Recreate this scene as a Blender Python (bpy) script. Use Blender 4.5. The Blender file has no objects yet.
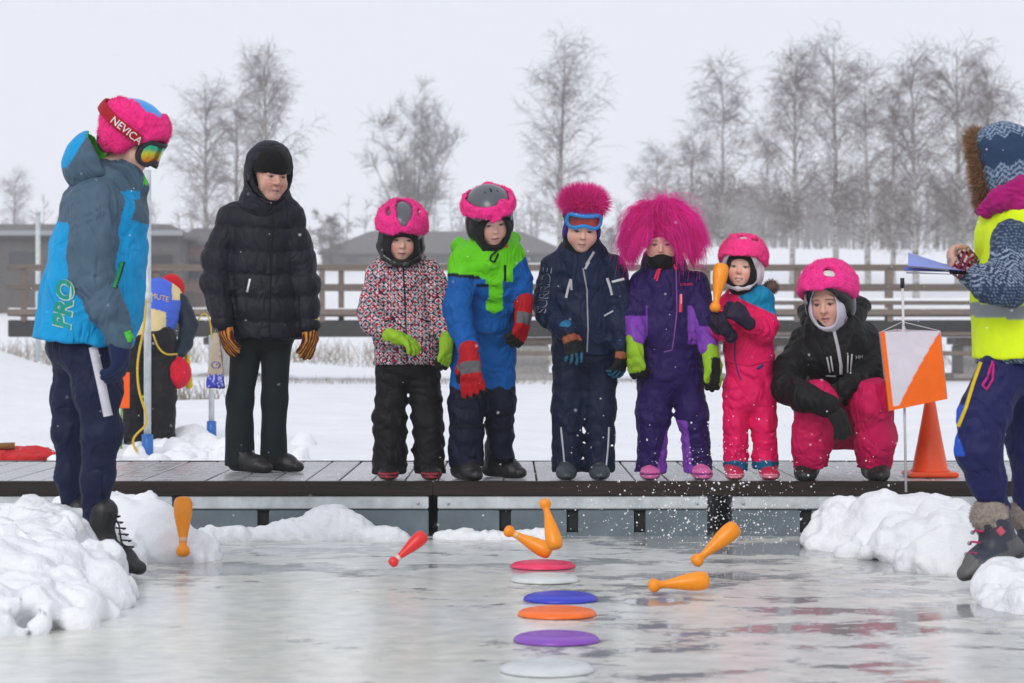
import bpy, math, random
import numpy as np
from mathutils import Vector
from mathutils.bvhtree import BVHTree

# ------------------------------------------------------------------ camera, sky, light
SC = bpy.context.scene
COL = SC.collection
F, CX, HY, CH = 2300.0, 512.0, 337.0, 0.95      # focal length in pixels, principal column, horizon row, eye height (m)
R = math.radians

cam_data = bpy.data.cameras.new("camera")
cam = bpy.data.objects.new("camera", cam_data)
COL.objects.link(cam)
cam.location = (0, 0, CH)
cam.rotation_euler = (R(90), 0, 0)
cam_data.sensor_width = 22.3
cam_data.lens = 22.3 * F / 1024.0
cam_data.shift_y = (HY - 341.5) / 1024.0
cam_data.clip_start = 0.05
cam_data.clip_end = 3000
cam_data.dof.use_dof = True
cam_data.dof.focus_distance = 11.3
cam_data.dof.aperture_fstop = 3.2
SC.camera = cam

SUN_EL, SUN_AZ = 32.0, 200.0
world = bpy.data.worlds.new("World")
SC.world = world
world.use_nodes = True
nt = world.node_tree
nt.nodes.clear()
n_out = nt.nodes.new("ShaderNodeOutputWorld")
n_bg = nt.nodes.new("ShaderNodeBackground")
n_sky = nt.nodes.new("ShaderNodeTexSky")
n_sky.sky_type = 'NISHITA'
n_sky.sun_disc = False
n_sky.sun_elevation = R(SUN_EL)
n_sky.sun_rotation = R(SUN_AZ)
n_sky.dust_density = 4.0
n_scale = nt.nodes.new("ShaderNodeVectorMath"); n_scale.operation = 'SCALE'
n_scale.inputs[3].default_value = 0.08
n_mix = nt.nodes.new("ShaderNodeMix"); n_mix.data_type = 'RGBA'
n_mix.inputs[0].default_value = 0.93                # closed cloud cover over the blue sky
n_mix.inputs[7].default_value = (0.775, 0.800, 0.885, 1)
nt.links.new(n_sky.outputs[0], n_scale.inputs[0])
nt.links.new(n_scale.outputs[0], n_mix.inputs[6])
nt.links.new(n_mix.outputs[2], n_bg.inputs[0])
n_bg.inputs[1].default_value = 1.0
nt.links.new(n_bg.outputs[0], n_out.inputs[0])

sun_data = bpy.data.lights.new("sun", 'SUN')
sun_data.energy = 1.35
sun_data.angle = R(25)
sun_data.color = (1.0, 0.965, 0.92)
sun = bpy.data.objects.new("sun", sun_data)
COL.objects.link(sun)
sun.rotation_euler = (R(90 - SUN_EL), 0, R(180 - SUN_AZ))
sun.location = (0, -5, 30)

SC.view_settings.view_transform = 'Standard'
SC.view_settings.look = 'None'
SC.view_settings.exposure = 0.08
SC.view_settings.gamma = 1.0
SC.view_settings.use_curve_mapping = False
SC.render.engine = 'CYCLES'
SC.cycles.use_denoising = True
SC.cycles.max_bounces = 8
SC.cycles.transparent_max_bounces = 8
SC.cycles.volume_bounces = 2

# ------------------------------------------------------------------ small helpers
def srgb(r, g, b):
    def f(c):
        c /= 255.0
        return c / 12.92 if c <= 0.04045 else ((c + 0.055) / 1.055) ** 2.4
    return np.array([f(r), f(g), f(b)])

def at(px, py, d):
    """a point of the place, surveyed from the photograph: column, row, distance from the camera"""
    return np.array([(px - CX) / F * d, d, CH + (HY - py) / F * d])

def unit(v):
    v = np.asarray(v, float)
    return v / (np.linalg.norm(v) + 1e-12)

def new_mesh(name, V, faces=None, quads=None, smooth=True, col=None):
    if isinstance(quads, bool):                       # (name, V, faces, smooth, col)
        quads, smooth, col = None, quads, (col if isinstance(smooth, bool) else smooth)
    me = bpy.data.meshes.new(name)
    V = np.asarray(V, np.float32)
    if quads is not None:
        Q = np.asarray(quads, np.int32)
        k = Q.shape[1]
        me.vertices.add(len(V)); me.vertices.foreach_set("co", V.ravel())
        me.loops.add(Q.size); me.loops.foreach_set("vertex_index", Q.ravel())
        me.polygons.add(len(Q))
        me.polygons.foreach_set("loop_start", np.arange(0, Q.size, k, dtype=np.int32))
        me.polygons.foreach_set("use_smooth", np.full(len(Q), smooth, bool))
        me.update(calc_edges=True)
    else:
        me.from_pydata([tuple(map(float, v)) for v in V], [], [tuple(f) for f in faces])
        if smooth:
            me.polygons.foreach_set("use_smooth", np.ones(len(me.polygons), bool))
    if col is not None:
        a = me.attributes.new("Col", 'FLOAT_COLOR', 'POINT')
        c = np.ones((len(V), 4), np.float32); c[:, :3] = col
        a.data.foreach_set("color", c.ravel())
    return me

def link(name, me, mat=None, parent=None, loc=None):
    o = bpy.data.objects.new(name, me)
    COL.objects.link(o)
    if mat is not None and me is not None and not me.materials:
        me.materials.append(mat)
    if parent is not None:
        o.parent = parent
    if loc is not None:
        o.location = loc
    return o

def tag(o, label=None, cat=None, group=None, kind=None):
    if label: o["label"] = label
    if cat: o["category"] = cat
    if group: o["group"] = group
    if kind: o["kind"] = kind
    return o

def empty(name, loc):
    o = bpy.data.objects.new(name, None)
    COL.objects.link(o)
    o.location = tuple(map(float, loc))
    o.empty_display_size = 0.1
    return o

def box_geo(x0, x1, y0, y1, z0, z1):
    v = [(x0,y0,z0),(x1,y0,z0),(x1,y1,z0),(x0,y1,z0),(x0,y0,z1),(x1,y0,z1),(x1,y1,z1),(x0,y1,z1)]
    f = [(0,3,2,1),(4,5,6,7),(0,1,5,4),(1,2,6,5),(2,3,7,6),(3,0,4,7)]
    return v, f

def bevel_box_geo(sx, sy, sz, b):
    """box centred on the origin with chamfered long edges all round"""
    V = []
    for dz, k in ((-sz/2, b), (-sz/2 + b, 0), (sz/2 - b, 0), (sz/2, b)):
        V += [(-sx/2+k,-sy/2+k,dz),(sx/2-k,-sy/2+k,dz),(sx/2-k,sy/2-k,dz),(-sx/2+k,sy/2-k,dz)]
    f = [(3,2,1,0),(12,13,14,15)]
    for r in range(3):
        for i in range(4):
            a = r*4+i; bq = r*4+(i+1) % 4
            f.append((a, bq, bq+4, a+4))
    return V, f

def box(name, x0, x1, y0, y1, z0, z1, mat, parent=None, b=0.006, rel=None):
    sx, sy, sz = x1-x0, y1-y0, z1-z0
    b = min(b, sx*.3, sy*.3, sz*.3)
    V, f = bevel_box_geo(sx, sy, sz, b)
    me = new_mesh(name, V, f, smooth=False)
    c = np.array([(x0+x1)/2, (y0+y1)/2, (z0+z1)/2])
    if rel is not None:
        c = c - np.asarray(rel)
    return link(name, me, mat, parent, tuple(c))

def tube_geo(pts, rad, n=8, caps=True):
    """a round bar through the given points"""
    pts = [np.asarray(p, float) for p in pts]
    if np.isscalar(rad): rad = [rad] * len(pts)
    V, Fc = [], []
    t = unit(pts[1] - pts[0])
    up = np.array([0, 0, 1.0]) if abs(t[2]) < .9 else np.array([1.0, 0, 0])
    a = unit(np.cross(t, up))
    for i, p in enumerate(pts):
        t = unit(pts[min(i+1, len(pts)-1)] - pts[max(i-1, 0)])
        a = unit(a - t * np.dot(a, t)); b = np.cross(t, a)
        for j in range(n):
            th = 2*math.pi*j/n
            V.append(p + rad[i]*(math.cos(th)*a + math.sin(th)*b))
    for i in range(len(pts)-1):
        for j in range(n):
            k = (j+1) % n
            Fc.append((i*n+j, i*n+k, (i+1)*n+k, (i+1)*n+j))
    if caps:
        Fc.append(tuple(range(n-1, -1, -1)))
        Fc.append(tuple((len(pts)-1)*n + j for j in range(n)))
    return V, Fc

def merge(*geos):
    V, Fc = [], []
    for v, f in geos:
        o = len(V); V += list(v); Fc += [tuple(i+o for i in q) for q in f]
    return V, Fc

def lathe_geo(prof, n=24):
    """profile of (radius, height) pairs spun about z"""
    V, Fc = [], []
    for r, z in prof:
        for j in range(n):
            th = 2*math.pi*j/n
            V.append((r*math.cos(th), r*math.sin(th), z))
    for i in range(len(prof)-1):
        for j in range(n):
            k = (j+1) % n
            Fc.append((i*n+j, i*n+k, (i+1)*n+k, (i+1)*n+j))
    Fc.append(tuple(range(n-1, -1, -1))); Fc.append(tuple((len(prof)-1)*n+j for j in range(n)))
    return V, Fc

# ------------------------------------------------------------------ materials (all node based)
def mat_new(name):
    m = bpy.data.materials.new(name); m.use_nodes = True
    nt = m.node_tree
    return m, nt, nt.nodes["Principled BSDF"]

def add(nt, kind, **kw):
    n = nt.nodes.new(kind)
    for k, v in kw.items(): setattr(n, k, v)
    return n

def noise(nt, scale, detail=4, rough=.5, vec=None, dist=0):
    n = add(nt, "ShaderNodeTexNoise")
    n.inputs["Scale"].default_value = scale; n.inputs["Detail"].default_value = detail
    n.inputs["Roughness"].default_value = rough; n.inputs["Distortion"].default_value = dist
    if vec is not None: nt.links.new(vec, n.inputs["Vector"])
    return n

def ramp(nt, fac, stops):
    r = add(nt, "ShaderNodeValToRGB")
    el = r.color_ramp.elements
    while len(el) < len(stops): el.new(0.5)
    for e, (p, c) in zip(el, stops):
        e.position = p; e.color = (*c, 1) if len(c) == 3 else c
    nt.links.new(fac, r.inputs[0])
    return r

def bump(nt, height, strength, dist, bsdf, prev=None):
    b = add(nt, "ShaderNodeBump")
    b.inputs["Strength"].default_value = strength; b.inputs["Distance"].default_value = dist
    nt.links.new(height, b.inputs["Height"])
    if prev is not None: nt.links.new(prev.outputs[0], b.inputs["Normal"])
    nt.links.new(b.outputs[0], bsdf.inputs["Normal"])
    return b

def objvec(nt, stretch=(1,1,1)):
    tc = add(nt, "ShaderNodeTexCoord"); mp = add(nt, "ShaderNodeMapping")
    mp.inputs["Scale"].default_value = stretch
    nt.links.new(tc.outputs["Object"], mp.inputs["Vector"])
    return mp.outputs[0]

def worldvec(nt, stretch=(1,1,1)):
    g = add(nt, "ShaderNodeNewGeometry"); mp = add(nt, "ShaderNodeMapping")
    mp.inputs["Scale"].default_value = stretch
    nt.links.new(g.outputs["Position"], mp.inputs["Vector"])
    return mp.outputs[0]

def cloth_mat(name, rough=.75, grain=350, gs=.25, fold=22, fs=.25, sheen=.04, spec=.25, tint=.12, coat=0):
    """garment cloth: dye from the Col attribute, woven grain and small creases as relief"""
    m, nt, b = mat_new(name)
    at_ = add(nt, "ShaderNodeAttribute", attribute_name="Col")
    v = objvec(nt)
    n1 = noise(nt, 9, 4, .6, v)
    mx = add(nt, "ShaderNodeMix", data_type='RGBA', blend_type='MULTIPLY'); mx.inputs[0].default_value = 1
    rp = ramp(nt, n1.outputs[0], [(.3, (1-tint,)*3), (.7, (1+tint*.0,)*3)])
    nt.links.new(at_.outputs[0], mx.inputs[6]); nt.links.new(rp.outputs[0], mx.inputs[7])
    nt.links.new(mx.outputs[2], b.inputs["Base Color"])
    b.inputs["Roughness"].default_value = rough
    b.inputs["Specular IOR Level"].default_value = spec
    b.inputs["Sheen Weight"].default_value = sheen
    b.inputs["Coat Weight"].default_value = coat
    nf0 = noise(nt, fold*.28, 2, .5, objvec(nt, (1, 1, .62)), 1.1)
    ns = add(nt, "ShaderNodeMath", operation='SUBTRACT'); ns.inputs[1].default_value = .5; nt.links.new(nf0.outputs[0], ns.inputs[0])
    nf = add(nt, "ShaderNodeMath", operation='ABSOLUTE'); nt.links.new(ns.outputs[0], nf.inputs[0])
    ng = noise(nt, grain, 2, .5, v)
    b1 = bump(nt, nf.outputs[0], min(1, fs*1.5), .045, b)
    bump(nt, ng.outputs[0], gs, .0015, b, b1)
    return m

def plain(name, rgb, rough=.6, spec=.4, metal=0, nscale=20, nvar=.15, bs=.1, bd=.003, coat=0):
    m, nt, b = mat_new(name)
    v = objvec(nt)
    n = noise(nt, nscale, 5, .6, v)
    c = np.asarray(rgb)
    r = ramp(nt, n.outputs[0], [(.3, tuple(c*(1-nvar))), (.7, tuple(np.minimum(c*(1+nvar), 1)))])
    nt.links.new(r.outputs[0], b.inputs["Base Color"])
    b.inputs["Roughness"].default_value = rough; b.inputs["Metallic"].default_value = metal
    b.inputs["Specular IOR Level"].default_value = spec
    b.inputs["Coat Weight"].default_value = coat
    if bs: bump(nt, n.outputs[0], bs, bd, b)
    return m

M = {}
M["cloth"] = cloth_mat("fabric")
M["shell"] = cloth_mat("shell_fabric", rough=.6, grain=420, gs=.12, fold=30, fs=.62, sheen=.0, spec=.2)
M["puffer"] = cloth_mat("nylon_fabric", rough=.58, grain=300, gs=.06, fold=40, fs=.4, sheen=.0, spec=.25)
M["knit"] = cloth_mat("knitted_wool", rough=.9, grain=160, gs=.6, fold=40, fs=.2, sheen=.08, spec=.15)
M["plush"] = cloth_mat("plush_fabric", rough=.95, grain=260, gs=.9, fold=60, fs=.5, sheen=.1, spec=.1, tint=.2)
M["gloss"] = cloth_mat("painted_shell", rough=.28, grain=200, gs=.0, fold=6, fs=.0, sheen=0, spec=.5, tint=.05)
M["rubber"] = cloth_mat("rubber_leather", rough=.48, grain=240, gs=.3, fold=30, fs=.25, sheen=0, spec=.45)
M["fibre"] = cloth_mat("fur_fibre", rough=.6, grain=100, gs=0, fold=10, fs=0, sheen=.0, spec=.25, tint=.15)
def translucent(m, w):
    """let some light through thin fibres"""
    nt = m.node_tree; b = nt.nodes["Principled BSDF"]; out = nt.nodes["Material Output"]
    tr = add(nt, "ShaderNodeBsdfTranslucent"); mx = add(nt, "ShaderNodeMixShader"); mx.inputs[0].default_value = w
    nt.links.new(b.inputs["Base Color"].links[0].from_socket, tr.inputs[0])
    nt.links.new(b.outputs[0], mx.inputs[1]); nt.links.new(tr.outputs[0], mx.inputs[2]); nt.links.new(mx.outputs[0], out.inputs[0])
translucent(M["fibre"], .45)
M["metal"] = plain("zip_metal", (.6,.6,.62), .35, .5, 1, nvar=.1)
# skin
def skin_mat():
    m, nt, b = mat_new("skin")
    at_ = add(nt, "ShaderNodeAttribute", attribute_name="Col")
    nt.links.new(at_.outputs[0], b.inputs["Base Color"])
    b.inputs["Roughness"].default_value = .5
    b.inputs["Subsurface Weight"].default_value = .12
    b.inputs["Subsurface Radius"].default_value = (.012, .004, .002)
    b.inputs["Subsurface Scale"].default_value = .5
    v = objvec(nt); n = noise(nt, 180, 3, .5, v)
    bump(nt, n.outputs[0], .08, .001, b)
    return m
M["skin"] = skin_mat()

# ------------------------------------------------------------------ implicit modelling: shapes as distance functions, meshed by surface nets
class S:
    def __init__(s, f, lo, hi):
        s.f, s.lo, s.hi = f, np.asarray(lo, float), np.asarray(hi, float)

_bb = [None, None, None]
def bbox(P):
    if _bb[0] is not P:
        _bb[0] = P
        _bb[1] = np.array([P[:, i].min() for i in range(3)]); _bb[2] = np.array([P[:, i].max() for i in range(3)])
    return _bb[1], _bb[2]
def len2(C): return np.sqrt(np.einsum('ij,ij->i', C, C))
def f32(v): return np.asarray(v, np.float32)
def smin(a, b, k):
    if k <= 0: return np.minimum(a, b)
    h = np.maximum(k - np.abs(a - b), 0) / k
    return np.minimum(a, b) - h*h*k*.25

def cone(a, b, ra, rb, sq=None):
    """tapered round bar a-b; sq=(axis, f) flattens it along an axis"""
    a = f32(a); b = f32(b); ra, rb = float(ra), float(rb)
    if sq is not None:
        ax, fq = f32(unit(sq[0])), float(sq[1])
    ba = b - a; L2 = float(ba @ ba) + 1e-12
    def f(P):
        Q = P - a
        if sq is not None:
            t0 = np.clip(Q @ ba / L2, 0, 1)
            C = Q - t0[:, None]*ba
            C = C + (C @ ax)[:, None]*ax*(1/fq - 1)
            return (len2(C) - (ra + (rb-ra)*t0)) * min(1, fq)
        t = np.clip(Q @ ba / L2, 0, 1)
        C = Q - t[:, None]*ba
        return len2(C) - (ra + (rb-ra)*t)
    m = max(ra, rb)*(max(1, sq[1]) if sq else 1)
    return S(f, np.minimum(a, b)-m, np.maximum(a, b)+m)

def ell(c, r, Rm=None):
    c = f32(c); r = f32(r); Rm = None if Rm is None else f32(Rm)
    def f(P):
        Q = P - c
        if Rm is not None: Q = Q @ Rm
        k = len2(Q/r) + 1e-9
        g = len2(Q/(r*r)) + 1e-9
        return k*(k-1)/g
    m = r if Rm is None else np.full(3, r.max())
    return S(f, c-m, c+m)

def rbox(c, half, rad, Rm=None):
    c = np.asarray(c, float); half = np.asarray(half, float) - rad
    def f(P):
        Q = P - c
        if Rm is not None: Q = Q @ Rm
        q = np.abs(Q) - half
        return np.sqrt((np.maximum(q, 0)**2).sum(1)) + np.minimum(q.max(1), 0) - rad
    m = np.full(3, np.linalg.norm(half)+rad) if Rm is not None else half+rad
    return S(f, c-m, c+m)

def U(k, *sh):
    def f(P):
        a, b = bbox(P); a = a - (k + .03); b = b + (k + .03)
        d = None
        for s in sh:
            if (s.lo > b).any() or (s.hi < a).any(): continue
            v = s.f(P)
            d = v if d is None else smin(d, v, k)
        return np.full(len(P), k + .03) if d is None else d
    return S(f, np.min([s.lo for s in sh], 0)-k*.3, np.max([s.hi for s in sh], 0)+k*.3)

def cut(a, b, k=0.0):
    """a without b"""
    return S(lambda P: -smin(-a.f(P), b.f(P), k), a.lo, a.hi)

def inter(a, b, k=0.0):
    return S(lambda P: -smin(-a.f(P), -b.f(P), k), np.maximum(a.lo, b.lo), np.minimum(a.hi, b.hi))

def half(p, n):
    p = f32(p); n = f32(unit(n))
    return S(lambda P: (P - p) @ n, [-99]*3, [99]*3)

def shell(a, t):
    return S(lambda P: np.abs(a.f(P)) - t, a.lo - t, a.hi + t)

def grow(a, t):
    return S(lambda P: a.f(P) - t, a.lo - t, a.hi + t)

def disp(a, fn, m):
    return S(lambda P: a.f(P) - fn(P), a.lo - m, a.hi + m)

def chain(pts, rad, k=.02, sq=None):
    return U(k, *[cone(pts[i], pts[i+1], rad[i], rad[i+1], sq) for i in range(len(pts)-1)]) if len(pts) > 2 else cone(pts[0], pts[1], rad[0], rad[1], sq)

class Waves:
    """sum of warped plane waves: soft folds in cloth, lumps in snow"""
    def __init__(s, seed, wl, n=7, aniso=(1,1,1)):
        g = np.random.default_rng(seed)
        d = g.normal(size=(n, 3)); d /= np.linalg.norm(d, axis=1)[:, None]
        s.k = d*np.asarray(aniso)*(2*math.pi/wl)*g.uniform(.6, 1.6, (n, 1))
        s.ph = g.uniform(0, 6.28, n); s.a = 1/np.sqrt(n)
        d2 = g.normal(size=(3, 3)); s.kw = d2*(2*math.pi/wl)*.35; s.wp = g.uniform(0, 6.28, 3); s.wl = wl
        s.k = f32(s.k); s.ph = f32(s.ph); s.kw = f32(s.kw); s.wp = f32(s.wp)
    def __call__(s, P):
        Wp = P + np.sin(P @ s.kw.T + s.wp)*f32(s.wl*.22)
        A_ = np.sin(Wp @ s.k.T + s.ph)
        return A_ @ np.full(A_.shape[1], s.a, np.float32)

def nets(sh, h, pad=2):
    lo = sh.lo - pad*h*2; hi = sh.hi + pad*h*2
    B = 6
    n = np.ceil((hi-lo)/h).astype(int)
    n = ((n + B)//B)*B + 1
    nb = (n-1)//B
    cg = np.stack(np.meshgrid(*[np.arange(k) for k in nb], indexing='ij'), -1).reshape(-1, 3)
    cc = lo + (cg + .5)*B*h
    dc = sh.f(f32(cc))
    V = np.empty(n, np.float32)
    Vb = np.repeat(np.repeat(np.repeat(np.where(dc > 0, 1., -1.).astype(np.float32).reshape(nb), B, 0), B, 1), B, 2)
    V[:] = 1.0
    V[:-1, :-1, :-1] = Vb
    near = np.abs(dc) < B*h*.87*1.7
    nbk = cg[near]
    off = np.stack(np.meshgrid(*[np.arange(B+1)]*3, indexing='ij'), -1).reshape(-1, 3)
    CHK = 110
    for i in range(0, len(nbk), CHK):
        I = (nbk[i:i+CHK, None, :]*B + off[None]).reshape(-1, 3)
        d = sh.f(f32(lo + I*h))
        V[I[:, 0], I[:, 1], I[:, 2]] = d
    V[V == 0] = 1e-7
    ins = V < 0
    nx, ny, nz = V.shape
    cnt = np.zeros((nx-1, ny-1, nz-1), np.int8)
    for i in (0, 1):
        for j in (0, 1):
            for k in (0, 1):
                cnt += ins[i:nx-1+i, j:ny-1+j, k:nz-1+k]
    act = (cnt > 0) & (cnt < 8)
    idx = np.full(act.shape, -1, np.int32)
    I = np.stack(np.nonzero(act), 1)
    idx[act] = np.arange(len(I))
    acc = np.zeros((len(I), 3)); c = np.zeros(len(I))
    for ax in range(3):
        o1, o2 = [a for a in range(3) if a != ax]
        for p in (0, 1):
            for q in (0, 1):
                A = I.copy(); A[:, o1] += p; A[:, o2] += q
                Bq = A.copy(); Bq[:, ax] += 1
                va = V[A[:, 0], A[:, 1], A[:, 2]]; vb = V[Bq[:, 0], Bq[:, 1], Bq[:, 2]]
                m = (va < 0) != (vb < 0)
                t = np.where(m, va/(va - vb + (~m)), 0)
                pt = (A - I).astype(float); pt[:, ax] += t
                acc += pt*m[:, None]; c += m
    verts = lo + (I + acc/np.maximum(c, 1)[:, None])*h
    Q = []
    for ax in range(3):
        o1, o2 = [(1, 2), (2, 0), (0, 1)][ax]
        sl0 = [slice(None)]*3; sl1 = [slice(None)]*3
        sl0[ax] = slice(0, -1); sl1[ax] = slice(1, None)
        for o in (o1, o2):
            sl0[o] = slice(1, -1); sl1[o] = slice(1, -1)
        a = ins[tuple(sl0)]; b = ins[tuple(sl1)]
        E = np.stack(np.nonzero(a != b), 1)
        if not len(E): continue
        fl = a[E[:, 0], E[:, 1], E[:, 2]]
        base = E.copy(); base[:, o1] += 1; base[:, o2] += 1
        def cell(d1, d2):
            q = base.copy(); q[:, o1] += d1; q[:, o2] += d2
            return idx[q[:, 0], q[:, 1], q[:, 2]]
        q = np.stack([cell(-1, -1), cell(0, -1), cell(0, 0), cell(-1, 0)], 1)
        q[~fl] = q[~fl][:, ::-1]
        Q.append(q)
    Q = np.concatenate(Q)
    Q = Q[(Q >= 0).all(1)]
    return verts, Q

def rotm(yaw=0, pitch=0, roll=0):
    a, b, c = R(yaw), R(pitch), R(roll)
    Rz = np.array([[math.cos(a), -math.sin(a), 0], [math.sin(a), math.cos(a), 0], [0, 0, 1]])
    Rx = np.array([[1, 0, 0], [0, math.cos(b), -math.sin(b)], [0, math.sin(b), math.cos(b)]])
    Ry = np.array([[math.cos(c), 0, math.sin(c)], [0, 1, 0], [-math.sin(c), 0, math.cos(c)]])
    return Rz @ Ry @ Rx

# ================================================================== THE SETTING
DOCK_F, DOCK_B, DOCK_Z = 10.95, 12.75, 0.26
rng = random.Random(7)

# ---- snow, ice and wood materials
def snow_mat():
    m, nt, b = mat_new("snow")
    v = worldvec(nt)
    n1 = noise(nt, 1.3, 6, .6, v); n2 = noise(nt, 14, 6, .62, v); n3 = noise(nt, 90, 3, .6, v)
    r = ramp(nt, n1.outputs[0], [(.3, (.76, .775, .81)), (.7, (.84, .85, .865))])
    nt.links.new(r.outputs[0], b.inputs["Base Color"])
    b.inputs["Roughness"].default_value = .62
    b.inputs["Specular IOR Level"].default_value = .25
    b.inputs["Subsurface Weight"].default_value = .15
    b.inputs["Subsurface Radius"].default_value = (.03, .035, .045)
    b.inputs["Subsurface Scale"].default_value = .4
    b0 = bump(nt, n1.outputs[0], .35, .25, b)
    b1 = bump(nt, n2.outputs[0], .4, .025, b, b0)
    bump(nt, n3.outputs[0], .35, .006, b, b1)
    return m
M["snow"] = snow_mat()

def ice_mat():
    """grey slush ice with standing melt water in shallow pools"""
    m, nt, b = mat_new("wet_ice")
    v = worldvec(nt)
    vs = worldvec(nt, (.8, 1.0, 1))
    big = noise(nt, .55, 3, .5, v)
    pool = noise(nt, 2.6, 12, .72, vs, .15)
    fine = noise(nt, 9, 5, .6, v)
    # more water to the right and near the dock
    geo = add(nt, "ShaderNodeNewGeometry"); sep = add(nt, "ShaderNodeSeparateXYZ")
    nt.links.new(geo.outputs["Position"], sep.inputs[0])
    mr = add(nt, "ShaderNodeMapRange"); mr.inputs[1].default_value = -.6; mr.inputs[2].default_value = .5
    mr.inputs[3].default_value = -.10; mr.inputs[4].default_value = .045
    nt.links.new(sep.outputs[0], mr.inputs[0])
    s1 = add(nt, "ShaderNodeMath", operation='ADD'); nt.links.new(pool.outputs[0], s1.inputs[0]); nt.links.new(mr.outputs[0], s1.inputs[1])
    bm = add(nt, "ShaderNodeMath", operation='MULTIPLY_ADD'); bm.inputs[1].default_value = .35; bm.inputs[2].default_value = -.175
    nt.links.new(big.outputs[0], bm.inputs[0])
    my = add(nt, "ShaderNodeMapRange"); my.inputs[1].default_value = 8.5; my.inputs[2].default_value = 9.3; my.inputs[3].default_value = -.10; my.inputs[4].default_value = .050
    nt.links.new(sep.outputs[1], my.inputs[0])
    mxm = add(nt, "ShaderNodeMath", operation='MAXIMUM'); nt.links.new(mr.outputs[0], mxm.inputs[0]); nt.links.new(my.outputs[0], mxm.inputs[1])
    s1b = add(nt, "ShaderNodeMath", operation='ADD'); nt.links.new(pool.outputs[0], s1b.inputs[0]); nt.links.new(mxm.outputs[0], s1b.inputs[1]); s1 = s1b
    s2 = add(nt, "ShaderNodeMath", operation='ADD'); nt.links.new(s1.outputs[0], s2.inputs[0]); nt.links.new(bm.outputs[0], s2.inputs[1])
    mask = ramp(nt, s2.outputs[0], [(.525, (0,0,0)), (.575, (.9,.9,.9))])
    slush = ramp(nt, fine.outputs[0], [(.25, (.54, .56, .555)), (.75, (.78, .79, .77))])
    tint = ramp(nt, big.outputs[0], [(.35, (1, 1, 1)), (.65, (1.0, .985, .90))])
    mt = add(nt, "ShaderNodeMix", data_type='RGBA', blend_type='MULTIPLY'); mt.inputs[0].default_value = 1
    nt.links.new(slush.outputs[0], mt.inputs[6]); nt.links.new(tint.outputs[0], mt.inputs[7])
    mx = add(nt, "ShaderNodeMix", data_type='RGBA')
    nt.links.new(mask.outputs[0], mx.inputs[0]); nt.links.new(mt.outputs[2], mx.inputs[6])
    mx.inputs[7].default_value = (.30, .31, .315, 1)
    nt.links.new(mx.outputs[2], b.inputs["Base Color"])
    rr = add(nt, "ShaderNodeMix", data_type='FLOAT')
    nt.links.new(mask.outputs[0], rr.inputs[0])
    rr.inputs[2].default_value = .24; rr.inputs[3].default_value = .04
    nt.links.new(rr.outputs[0], b.inputs["Roughness"])
    b.inputs["IOR"].default_value = 1.33
    inv = add(nt, "ShaderNodeMath", operation='MULTIPLY_ADD'); inv.inputs[1].default_value = -.95; inv.inputs[2].default_value = 1
    nt.links.new(mask.outputs[0], inv.inputs[0])
    hm = add(nt, "ShaderNodeMath", operation='MULTIPLY'); nt.links.new(inv.outputs[0], hm.inputs[0]); nt.links.new(fine.outputs[0], hm.inputs[1])
    bump(nt, hm.outputs[0], .3, .012, b)
    return m
M["ice"] = ice_mat()

def wood_mat(name, c0, c1, rough=.6, grain=(2, 30, 30), spec=.4, bd=.004):
    m, nt, b = mat_new(name)
    v = objvec(nt, grain)
    oi = add(nt, "ShaderNodeObjectInfo")
    av = add(nt, "ShaderNodeVectorMath", operation='ADD'); nt.links.new(v, av.inputs[0])
    sc_ = add(nt, "ShaderNodeMath", operation='MULTIPLY'); sc_.inputs[1].default_value = 57
    nt.links.new(oi.outputs["Random"], sc_.inputs[0]); nt.links.new(sc_.outputs[0], av.inputs[1])
    n = noise(nt, 1.5, 6, .62, av.outputs[0], .6)
    r = ramp(nt, n.outputs[0], [(.28, c0), (.72, c1)])
    hv = add(nt, "ShaderNodeHueSaturation")
    mr = add(nt, "ShaderNodeMapRange"); mr.inputs[3].default_value = .8; mr.inputs[4].default_value = 1.15
    nt.links.new(oi.outputs["Random"], mr.inputs[0]); nt.links.new(mr.outputs[0], hv.inputs["Value"])
    nt.links.new(r.outputs[0], hv.inputs["Color"])
    nt.links.new(hv.outputs[0], b.inputs["Base Color"])
    w = noise(nt, 7, 3, .5, worldvec(nt))
    rr = ramp(nt, w.outputs[0], [(.35, (rough*.55,)*3), (.65, (rough,)*3)])
    nt.links.new(rr.outputs[0], b.inputs["Roughness"])
    b.inputs["Specular IOR Level"].default_value = spec
    bump(nt, n.outputs[0], .4, bd, b)
    return m
M["deck"] = wood_mat("wet_composite_board", (.34, .335, .345), (.48, .475, .485), .34, (40, 1.5, 30))
M["fascia"] = wood_mat("wet_dark_timber", (.010, .0075, .006), (.034, .025, .020), .55, (1.2, 40, 40), .2)
M["timber"] = wood_mat("weathered_timber", (.10, .076, .060), (.19, .145, .115), .75, (3, 30, 30))
M["dark_timber"] = wood_mat("tarred_timber", (.012, .012, .013), (.028, .027, .028), .7, (3, 30, 30))
M["galv"] = plain("galvanised_steel", (.50, .54, .555), .5, .5, .1, nscale=14, nvar=.2, bs=.05)
M["pontoon"] = plain("wet_plastic_float", (.13, .165, .19), .45, .4, 0, nscale=10, nvar=.2, bs=.08)
M["recess_shade"] = plain("painted_recess_shade", (.018, .02, .022), .7, .3, nvar=.1)  # near-black colour stands in for the shade inside openings
M["concrete"] = plain("concrete", (.32, .31, .30), .85, .2, nscale=18, nvar=.2, bs=.3, bd=.01)

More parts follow.
